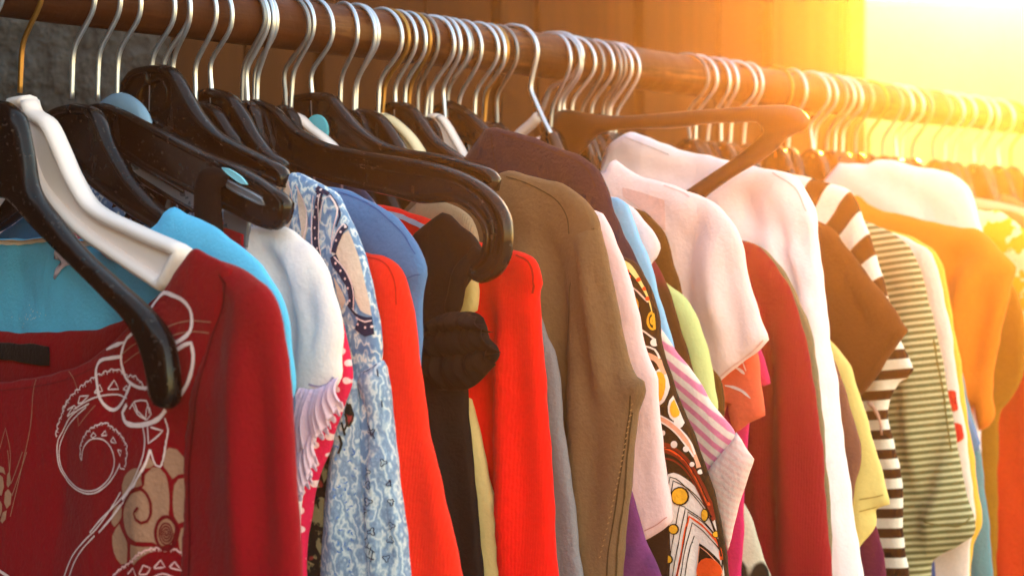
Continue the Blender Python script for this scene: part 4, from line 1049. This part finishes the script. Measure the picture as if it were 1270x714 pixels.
o, pl, sh = garment('strappy_camisole', 'sky blue strap running down between plum jacket and green top', 'top',
    [(760,243),(766,243.5),(772,248),(778.5,254),(785,271),(792.5,292),(801,314),(810,338),(820,375),(829,407),(836,432),(840,470),(838,560),(838,820)], fabric('sky_blue_knit', (138, 196, 226), bump=.2, var=.06), t=.367, W=.006, R=.011, A=.001, lam=.06, neckd=.1)
o, pl, sh = garment('collared_blouse', 'small white collar between sky blue strap and pink blouse', 'top',
    [(772,250),(784,257),(797,273),(810,288),(819,301),(820,308),(814,321),(806,330),(806,420),(806,820)], fabric('white_poplin', (234, 216, 208), bump=.2), t=.378, W=.006, R=.012, A=.0015, lam=.04, neckd=.12)
o, pl, sh = garment('maroon_jumper', 'maroon and dark brown top, strip right of the sky blue strap', 'top',
    [(790,292),(800,304),(808,317),(816,330),(824,345),(831,367),(838,390),(852,432),(868,482),(884,506),(892,560),(890,820)], fabric('maroon_brown', (78, 34, 26), lambda b, c: b.mix(b.step(b.xyz()[2], -.028, -.012), lin((74, 44, 22)), lin((122, 40, 48)))), t=.388, W=.006, R=.012, A=.0015, lam=.05)
o, pl, sh = garment('lime_tunic', 'pale lime green top with rounded shoulder under the pink blouse', 'top',
    [(800,330),(812,340),(824,349),(845,365.6),(862.6,389),(872,412),(878,434),(883,458),(886.5,482),(889,506),(886,530),(886,820)], fabric('lime_jersey', (206, 220, 140), bump=.2, var=.06), t=.399, W=.008, R=.016, A=.0015, lam=.06)
o, pl, sh = garment('umber_tunic', 'plain dark brown top in the gap between lime green top and pink blouse', 'top',
    [(800,262),(815,277),(827.5,295),(834.5,328),(845,360),(855.5,395),(870,440),(892,470),(899,500),(895,560),(892,820)], fabric('umber_jersey', (92, 60, 24), bump=.3), t=.411, W=.006, R=.012, A=.0015, lam=.05, neckd=.1)
PKB = fabric('blush_cotton', (252, 222, 210), bump=.25, var=.07)
o, pl, sh = garment('pink_blouse', 'blush pink blouse with sheer collar and wide open sleeve', 'blouse',
    [(755,206),(758.5,201),(763,199),(774,207),(785.5,214),(800,219),(817,224),(845,234),(873,245),(885,251),(896,259),(907,271),(913,281),(918.6,296),(924,322),(929,348),(942,385),(955,421),(938,437),(915,455),(887,477),(876,468),(872,500),(874,820)], PKB, t=.43, W=.009, R=.018, A=.002, lam=.07, neckd=.09, creases=[([(880,262),(862,290),(850,340),(852,420)], -.005, .008), ([(898,275),(892,330),(900,420)], .005, .010), ([(912,300),(912,350),(926,430)], -.005, .007), ([(830,236),(850,262),(860,290)], .003, .006), ([(925,405),(920,430),(916,450)], -.004, .005)])
SHR = fabric('sheer_rose', (238, 190, 176), bump=.2)
marks('sheer_yoke', [patch(sh, pl.px(z('K', [(92,150),(150,165),(240,195),(245,300),(225,300),(180,250),(130,205),(95,180)])))], SHR, o)
seam(o, pl, sh, [[(952,424),(935,436),(912,453),(888,471)], [(825,228),(850,238),(855,244)]], SHR, 1.3)
o, pl, sh = garment('coral_dress', 'coral orange sleeve with white brush strokes below the pink blouse hem', 'dress',
    [(870,340),(900,390),(925,425),(936,432),(941,455),(945,485),(949.5,515),(930,525),(911.5,536),(903,500),(895,530),(890,820)], fabric('coral_viscose', (236, 104, 72), bump=.2), t=.443, W=.007, R=.012, A=.0015, lam=.05)
marks('brush_strokes', [strip(sh, pl.px(z('L', l)), PX(pl, w), taper=True) for l, w in (([(150,120),(175,125),(205,138),(230,160)], 3.2), ([(180,62),(195,70),(212,84)], 5), ([(205,45),(216,75)], 2.5))], M['ink_white'], o)
o, pl, sh = garment('magenta_tee', 'magenta top corner between coral sleeve and dark red sleeve', 'top',
    [(890,350),(915,390),(935,420),(944,436),(950,452),(955.5,475),(948,479),(938,476),(930,500),(915,820)], fabric('magenta_jersey', (214, 40, 100)), t=.4535, W=.005, R=.01, A=.001, lam=.05)
def p_scarf(b, col):
    f = b.step(b.noise(26, 2, b.map((1, 1, .7)), .4), .5, .53)
    return b.mix(f, (.02, .016, .014), lin((214, 200, 184)))
o, pl, sh = garment('monochrome_blouse', 'black and off-white abstract print blouse at the bottom beside the dark red sleeve', 'blouse',
    [(870,420),(890,460),(903,520),(914,585),(921,617),(928,632),(935,655),(945,685),(955,714),(985,820)], fabric('abstract_print', (120, 110, 100), p_scarf), t=.465, W=.005, R=.012, A=.0025, lam=.045)
DRD = fabric('dark_red_knit', (144, 14, 28), bump=.35, var=.12, knit=True)
o, pl, sh = garment('dark_red_sweater', 'dark red sweater with long sleeve between pink blouse and long white shirt', 'sweater',
    [(905,292),(918.6,296),(936,302.5),(953,319),(967.6,338),(976,350),(982,362),(989,382),(995,404),(1001,430),(1009,470),(1015,509.5),(1021,560),(1025,609),(1033,714),(1041,820)], DRD, t=.503, W=.011, R=.024, A=.0035, lam=.05, top=.0, creases=[([(958,370),(960,460),(964,580),(972,740)], -.008, .008), ([(978,380),(984,480),(992,600),(1000,740)], .006, .010), ([(940,360),(940,440)], .004, .008)])
o, pl, sh = garment('sage_cardigan', 'sage grey strip between dark red sweater and long white shirt', 'cardigan',
    [(940,305),(965,325),(981.6,351.6),(993,377),(1001,398),(1008,418),(1012,440),(1017,490),(1022,540),(1030,640),(1034,820)], fabric('sage_wool', (132, 124, 92)), t=.514, W=.005, R=.011, A=.0015, lam=.05)
WHT = fabric('white_cotton', (252, 242, 236), bump=.2, var=.05)
o, pl, sh = garment('white_shirt', 'long white shirt with draped sleeve beneath the tipped brown hanger', 'shirt',
    [(752,183),(764,172),(781.5,164.6),(800,169),(821.8,178),(860,189),(902,199),(936,206),(960,210),(981.6,217),(994,229),(1003,244),(1010,256),(1013,270),(1015,295),(1017,320),(1022,355),(1027,390),(1031,430),(1038,475),(1043,520),(1048.7,569),(1059,640),(1070.5,714),(1086,820)], WHT, t=.527, W=.0105, R=.024, A=.003, lam=.04, top=.03, ramp=.1, neckd=.055, creases=[([(975,268),(983,320),(996,372),(1012,430)], -.006, .004), ([(986,262),(991,310),(1002,360),(1018,430)], .005, .004), ([(997,260),(1000,310),(1010,370)], -.006, .004), ([(1018,440),(1030,540),(1046,680)], .006, .006), ([(1028,440),(1040,540),(1056,680)], -.005, .005), ([(785,185),(820,192),(860,205)], .003, .006), ([(790,200),(830,210),(880,235)], -.003, .007), ([(940,225),(930,260),(950,300)], -.004, .010), ([(960,222),(975,245)], .003, .006)])
seam(o, pl, sh, [[(775,170),(800,180),(830,192)], [(958,214),(985,232),(1000,262)]], fabric('white_thread', (206, 190, 184)), 1.2)
o, pl, sh = garment('mauve_jumper', 'mauve brown top, strip between long white shirt and yellow tee', 'top',
    [(985,330),(1010,390),(1030,435),(1043,470),(1050,488),(1056.6,509.5),(1068.5,565),(1060,600),(1058,640),(1064,820)], fabric('mauve_jersey', (126, 84, 66)), t=.541, W=.006, R=.012, A=.0015, lam=.05)
YL2 = fabric('lemon_jersey', (228, 210, 122), bump=.2, var=.08)
o, pl, sh = garment('yellow_tee', 'lemon yellow tee sleeve with stitched hem beside long white shirt', 'tee',
    [(1010,390),(1025,415),(1036.7,428),(1046,440),(1054.6,454),(1066,491),(1078.5,529),(1089,566),(1098,601),(1104,624.8),(1090,629),(1086,632),(1088,652.6),(1078,666),(1066.5,678),(1061,690),(1060,820)], YL2, t=.555, W=.007, R=.012, A=.002, lam=.05)
seam(o, pl, sh, [[(1100,612),(1085,616),(1066,619)], [(1104,625),(1085,629),(1066,634)]], fabric('dark_yellow', (176, 148, 70)), 1.2)
o, pl, sh = garment('purple_dress', 'dark purple hem at the bottom beneath the yellow tee', 'top',
    [(1020,450),(1050,540),(1075,620),(1090,660),(1096,690),(1099,714),(1104,820)], fabric('aubergine', (96, 26, 60)), t=.571, W=.005, R=.011, A=.0015, lam=.05)
BT = fabric('chocolate_jersey', (92, 52, 24), bump=.25, var=.1)
o, pl, sh = garment('brown_tee', 'plain chocolate brown tee sleeve overlapping the black and white stripes', 'tee',
    [(1004,269),(1014.6,274),(1025,279),(1034.6,286.6),(1053,311),(1071,333),(1089,355),(1108,382),(1127,410),(1112,430),(1095,456),(1068.5,490),(1058,478),(1050,520),(1046,820)], BT, t=.596, W=.009, R=.017, A=.002, lam=.07, creases=[([(1040,310),(1060,360),(1085,420)], -.005, .010), ([(1060,330),(1085,380),(1100,410)], .004, .008)])
seam(o, pl, sh, [[(1120,404),(1100,430),(1066,480)]], fabric('dark_chocolate', (88, 50, 20)), 1.1)
def p_bw(b, col):
    o_ = b.xyz()
    a = b.math('ADD', b.math('MULTIPLY', o_[0], .8), b.math('MULTIPLY', o_[2], -.25))
    # stripes turn from upright at the neck to level along the arm
    dx = b.math('SUBTRACT', o_[0], .045); dz = b.math('ADD', o_[2], .14)
    ang = b.math('ARCTAN2', dz, dx)
    low = b.math('LESS_THAN', o_[2], -.035)
    v1 = b.math('MULTIPLY', ang, .1)
    v2 = b.math('ADD', o_[2], b.math('MULTIPLY', o_[0], -.12))
    v = b.n('ShaderNodeMix', {0: low, 2: v1, 3: v2}, data_type='FLOAT').outputs[0]
    f = b.math('PINGPONG', b.math('DIVIDE', v, .0148), .5)
    return b.mix(b.step(f, .22, .27), lin((52, 28, 14)), lin((246, 232, 222)))
BW = fabric('brown_white_stripe', (200, 190, 180), p_bw, bump=.2)
o, pl, sh = garment('bold_striped_hoodie', 'dark brown and white bold striped top behind the chocolate tee', 'top',
    [(990,217),(1002,220),(1027,226),(1042,230),(1053,237),(1061,248),(1067,261),(1077,287),(1085.6,312),(1093,337.6),(1100,366.7),(1108,395),(1118,425),(1128,444),(1134,458),(1124,468),(1114,475),(1106,495),(1102,517),(1106,535),(1110,550),(1118,590),(1122,621),(1120,652.6),(1124,690),(1128,714),(1134,820)], BW, t=.62, W=.008, R=.015, A=.003, lam=.05, neckd=.05)
piece(o, pl, 'drawcord', z('L', [(590,172),(605,170),(625,200),(640,250),(642,275),(634,275),(628,240),(612,200),(598,182)]), fabric('cream_cord', (190, 150, 128)), .003, .006, 0, y=-.012, g=.004)
def p_green(b, col):
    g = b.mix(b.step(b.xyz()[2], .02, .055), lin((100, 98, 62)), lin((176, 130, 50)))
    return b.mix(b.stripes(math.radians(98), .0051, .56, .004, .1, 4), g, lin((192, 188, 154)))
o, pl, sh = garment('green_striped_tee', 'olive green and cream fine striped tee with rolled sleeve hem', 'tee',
    [(1064,270),(1074.7,274),(1093,281),(1110,291),(1125.7,304),(1132,313),(1137,324),(1147.6,352),(1155,385),(1162,418),(1167,440),(1173,475),(1179,509.5),(1189,560),(1199,609),(1204,630),(1209,647),(1207,664),(1190,676),(1163,691),(1156,700),(1150,760),(1150,820)], fabric('olive_stripe_jersey', (170, 160, 100), p_green, bump=.25), t=.682, W=.0105, R=.022, A=.003, lam=.055, top=.03, creases=[([(1160,420),(1170,520),(1160,600),(1140,670)], -.006, .007), ([(1130,380),(1140,480),(1140,600)], .005, .012), ([(1180,560),(1165,640),(1150,680)], .005, .006)])
seam(o, pl, sh, [[(1206,642),(1190,652),(1165,650),(1140,640)], [(1165,420),(1172,500),(1180,560)]], fabric('dark_olive', (104, 96, 40)), 1.3)
o, pl, sh = garment('red_dot_tee', 'white tee with two big red dots, strip right of the green striped tee', 'tee',
    [(1110,288),(1125,294),(1137,302),(1148,308),(1155,314),(1163,335),(1169,360),(1178,402),(1184,445),(1190,485),(1197,530),(1203,575),(1210,640),(1204,672),(1200,820)], fabric('dotted_cotton', (240, 222, 204), bump=.2), t=.7, W=.006, R=.012, A=.001, lam=.06)
RDI = fabric('red_dot_ink', (222, 48, 40), sheen=0)
for c, r in ((1180,497),12), ((1185,536),11): marks('red_dot', [disc(sh, pl.px([c])[0], PX(pl, r), n=20)], RDI, o)
o, pl, sh = garment('gold_tee', 'golden yellow tee, thin strip along the white tee with red dots', 'tee',
    [(1120,290),(1145,300),(1160,312),(1170,335),(1178,372),(1186,420),(1192,455),(1198,500),(1207,561),(1214,610),(1219,648),(1212,664),(1206,680),(1204,820)], fabric('gold_jersey', (240, 192, 74)), t=.715, W=.005, R=.011, A=.001, lam=.05)
o, pl, sh = garment('blue_jumper', 'mid blue sleeve tip between gold strip and orange top', 'top',
    [(1140,330),(1165,380),(1180,430),(1191,475),(1203,512),(1215,549),(1213,558),(1204,562),(1200,600),(1202,820)], fabric('denim_blue', (92, 138, 184)), t=.73, W=.005, R=.011, A=.001, lam=.05)
o, pl, sh = garment('teal_dress', 'grey teal dress strip below the orange top', 'dress',
    [(1140,340),(1180,420),(1200,490),(1215,556),(1222,610),(1227,660),(1232,714),(1242,820)], fabric('grey_teal', (96, 146, 154)), t=.746, W=.006, R=.012, A=.003, lam=.03)
ORT = fabric('tangerine_jersey', (240, 128, 36), bump=.2, var=.06)
o, pl, sh = garment('orange_tunic', 'tangerine orange top with draped cap sleeve at the right', 'top',
    [(1058,243),(1064,243),(1078,253),(1100,262),(1125.7,268),(1155,275),(1185,280),(1213,285),(1228,296),(1242,311),(1253,322),(1261,331),(1258,345),(1253,360),(1247,385),(1242,410),(1238.6,430),(1233,460),(1230.6,489.6),(1235,515),(1228,528),(1214.7,534),(1208,500),(1200,545),(1194,820)], ORT, t=.81, W=.011, R=.024, A=.002, lam=.06, neckd=.05, creases=[([(1250,335),(1228,370),(1216,430),(1214,500)], -.008, .008), ([(1235,320),(1205,350),(1190,420),(1190,500)], .006, .010), ([(1215,305),(1180,340),(1170,400)], -.005, .010)])
o, pl, sh = garment('white_tee', 'plain white tee shoulder above the tangerine orange top', 'tee',
    [(1076.5,203),(1084,199),(1093,197.5),(1113,201),(1133,206),(1155,209),(1176.7,213.7),(1190,221),(1199,231),(1206,244),(1211,258),(1217,283),(1224,320),(1218,420),(1214,820)], WHT, t=.83, W=.009, R=.018, A=.002, lam=.06, neckd=.055)
o, pl, sh = garment('olive_gold_dress', 'olive gold top in the armhole gap right of the orange sleeve', 'top',
    [(1180,300),(1215,318),(1245,340),(1262,365),(1272,400),(1273,435),(1264,478),(1250,500),(1240,512),(1238,560),(1236,820)], fabric('olive_gold', (160, 112, 28)), t=.858, W=.006, R=.013, A=.002, lam=.05)
o, pl, sh = garment('orange_red_dress', 'orange red dress at the right edge below the olive gold top', 'dress',
    [(1200,340),(1240,370),(1272,410),(1290,450),(1300,520),(1304,600),(1310,714),(1320,820)], fabric('orange_red', (222, 62, 22)), t=.88, W=.008, R=.016, A=.003, lam=.06)
o, pl, sh = garment('ivory_wrap', 'ivory and taupe draped wrap in the bottom right corner', 'wrap',
    [(1226,606),(1232,599),(1240,598),(1248,609),(1262,635),(1275,652),(1290,690),(1300,760),(1305,820)], fabric('ivory_taupe', (206, 186, 166), lambda b, c: b.mix(b.stripes(.2, .05, .5, .04, .3), lin((140, 106, 80)), lin((222, 206, 190)))), t=.868, W=.007, R=.012, A=.004, lam=.04, neckd=.25)
TLAST[0] = .9
o, pl, sh = garment('yellow_floral_blouse', 'yellow and white floral blouse in the upper right glare', 'blouse',
    [(1225,262),(1236,261),(1250,268),(1266,280),(1284,300),(1298,330),(1304,420),(1306,820)], fabric('yellow_floral_cotton', (240, 190, 60), lambda b, c: b.mix(b.step(b.noise(55, 3), .5, .55), lin((238, 176, 40)), lin((250, 232, 190)))), t=.905, W=.008, R=.015, A=.003, lam=.05, neckd=.07)
o, pl, sh = garment('blue_jeans_skirt', 'blue skirt corner at the bottom under the green striped tee', 'skirt',
    [(1085,400),(1115,500),(1140,600),(1156,680),(1160,714),(1166,820)], fabric('skirt_blue', (60, 84, 140)), t=.69, gap=-1, W=.004, R=.01, A=.001, lam=.05)
o, pl, sh = garment('orange_skirt', 'small orange red skirt corner at the bottom below the rolled green hem', 'skirt',
    [(1100,420),(1135,520),(1165,620),(1178,680),(1183,714),(1190,820)], fabric('skirt_orange', (214, 74, 30)), t=.708, gap=-1, W=.004, R=.01, A=.001, lam=.05)

# clothes further along the rail
for k, (rgb, what, col) in enumerate([((236, 206, 160), 'blouse', 'cream'), ((196, 120, 60), 'jumper', 'rust'), ((228, 196, 150), 'tunic', 'sand'), ((150, 110, 70), 'jacket', 'tan brown'), ((226, 150, 90), 'cardigan', 'apricot'), ((206, 180, 140), 'coat', 'beige')]):
    t = .965+.068*k; TLAST[0] = t
    o = thing(f"{col.replace(' ', '_')}_{what}", f"{col} {what} in the glare at right, {['nearest','second','third','fourth','fifth','farthest'][k]} behind the yellow floral blouse", what, rail(t), ROT, GG)
    q = random.Random(k+90); j = lambda: q.uniform(-.006, .006)
    P, far, dip = complete([(.055, .056+j()), (.09, .047+j()), (.13, .036+j()), (.17, .018+j()), (.195, -.004), (.208, -.04), (.22, -.12), (.226, -.25), (.23, -.46)])
    a = spline(P, .006); b_ = spline(far, .01)
    Sheet(np.concatenate([a[a[:, 0] > .004], b_[b_[:, 0] < -.004], spline(dip, .01)[1:-1]]), .012, .022, fold_fn(k+55, .005, .05, .04), 0, .008).build('body', fabric(f'{col} cloth', rgb), o)
    CLOTHES.append((t, '', o))

# ================================================================== hangers inside the clothes
hooks_px = [206, 214, 299.5, 303, 317.5, 352, 424, 438, 481, 503, 512, 520, 533, 547, 555, 573, 590, 604, 616, 604.5, 687, 699, 708, 722, 736, 748, 754]
edges_px = [783, 793, 875, 889, 909, 918, 936, 952, 984, 1006, 1027, 1040, 1050, 1060, 1071, 1085, 1101, 1118, 1133, 1146, 1159, 1179, 1194, 1212, 1228, 1243, 1258, 1274]
ts = sorted([t_of(x) for x in hooks_px]+[t_of(x, .0215) for x in edges_px])
cl = sorted([(t, l, o_) for t, l, o_ in CLOTHES], key=lambda a: a[0])
short = lambda o_: o_.name.split('.')[0].replace('_', ' ')
pairs = {}
free = list(cl)
for i, t in enumerate(ts):
    # the garment nearest this hook is the one it carries, if it has none yet
    best = min(free, key=lambda a: abs(a[0]-t)) if free else None
    if best is not None and abs(best[0]-t) < .035:
        free.remove(best)
        lab = f"silver hook hanger holding up the {short(best[2])}"
    else:
        lo = [a for a in cl if a[0] <= t]; hi = [a for a in cl if a[0] > t]
        key = (short(lo[-1][2]) if lo else '', short(hi[0][2]) if hi else '')
        n = pairs.get(key, 0); pairs[key] = n+1
        how = ['spare hanger', 'second spare hanger', 'third spare hanger', 'fourth spare hanger', 'fifth spare hanger', 'sixth spare hanger', 'seventh spare hanger', 'eighth spare hanger'][n]
        lab = f"{how} between the {key[0]} and the {key[1]}" if key[0] and key[1] else f"{how} past the {key[0]}" if key[0] else f"{how} before the {key[1]}"
    o_ = thing('clothes_hanger', lab, 'hanger', rail(t), ROT, GH)
    rr = random.Random(i*7)
    o_.rotation_euler = (0, rr.uniform(-.05, .05), ROT+rr.uniform(-.24, .24))
    # keep the hook on the rail while it swings
    R_ = o_.rotation_euler.to_matrix(); off = Vector(rail(t, 0, HZ+RODR))-R_ @ Vector((0, 0, HZ+RODR)); o_.location = off
    hook_obj(i % 8, o_, M[rr.choice(['steel', 'steel', 'steel', 'dull_steel', 'steel', 'dull_steel', 'steel', 'bronze'])], .00155)
    generic_body(o_, 'black_plastic')

# ================================================================== air, sky, sun, camera
EL, AZ = math.radians(8.6), math.radians(16.3)
sd = Vector((math.sin(AZ)*math.cos(EL), math.cos(AZ)*math.cos(EL), math.sin(EL)))
hz = bpy.data.meshes.new('haze')
v, f = box(-16, 20, -10, 28, -2.35, 3.2)
hz.from_pydata([tuple(a) for a in v], [], f)
ho = bpy.data.objects.new('haze', hz); COL.objects.link(ho); ho['kind'] = 'stuff'
hm = bpy.data.materials.new('sunlit_air'); hm.use_nodes = True
nt = hm.node_tree; nt.nodes.clear()
vol = nt.nodes.new('ShaderNodeVolumePrincipled'); out = nt.nodes.new('ShaderNodeOutputMaterial')
vol.inputs['Color'].default_value = (.96, .88, .74, 1); vol.inputs['Density'].default_value = HAZE; vol.inputs['Anisotropy'].default_value = HG
nt.links.new(vol.outputs[0], out.inputs['Volume']); hz.materials.append(hm)

w = bpy.data.worlds.new('World'); SC.world = w; w.use_nodes = True
nt = w.node_tree
sky = nt.nodes.new('ShaderNodeTexSky'); sky.sky_type = 'NISHITA'; sky.sun_disc = False
sky.sun_elevation = EL; sky.sun_rotation = AZ; sky.air_density = 1.25; sky.dust_density = DUST; sky.ozone_density = .15
nt.links.new(sky.outputs[0], nt.nodes['Background'].inputs[0]); nt.nodes['Background'].inputs[1].default_value = SKY
L = bpy.data.lights.new('sun', 'SUN'); L.energy = SUN; L.angle = math.radians(.55); L.color = SUNC
lo = bpy.data.objects.new('sun', L); COL.objects.link(lo); lo.rotation_euler = (-sd).to_track_quat('-Z', 'Y').to_euler()

cam = bpy.data.cameras.new('camera'); co = bpy.data.objects.new('camera', cam); COL.objects.link(co)
co.location = (0, 0, 0); co.rotation_euler = (PI/2, 0, 0)
cam.sensor_width = 36; cam.lens = FPX/WPX*36; cam.shift_y = -(357-HY)/WPX
cam.clip_start = .02; cam.clip_end = 500
cam.dof.use_dof = True; cam.dof.focus_distance = 1.08; cam.dof.aperture_fstop = 9.0
SC.camera = co
SC.render.resolution_x, SC.render.resolution_y = 1024, 575
SC.view_settings.view_transform = 'Standard'; SC.view_settings.look = 'None'; SC.view_settings.gamma = 1.0
SC.view_settings.exposure = EXPO
SC.render.engine = 'CYCLES'
cy = SC.cycles
cy.max_bounces = 6; cy.diffuse_bounces = 3; cy.glossy_bounces = 3; cy.volume_bounces = 1; cy.transmission_bounces = 4; cy.transparent_max_bounces = 8
cy.use_denoising = True; cy.caustics_reflective = False; cy.caustics_refractive = False
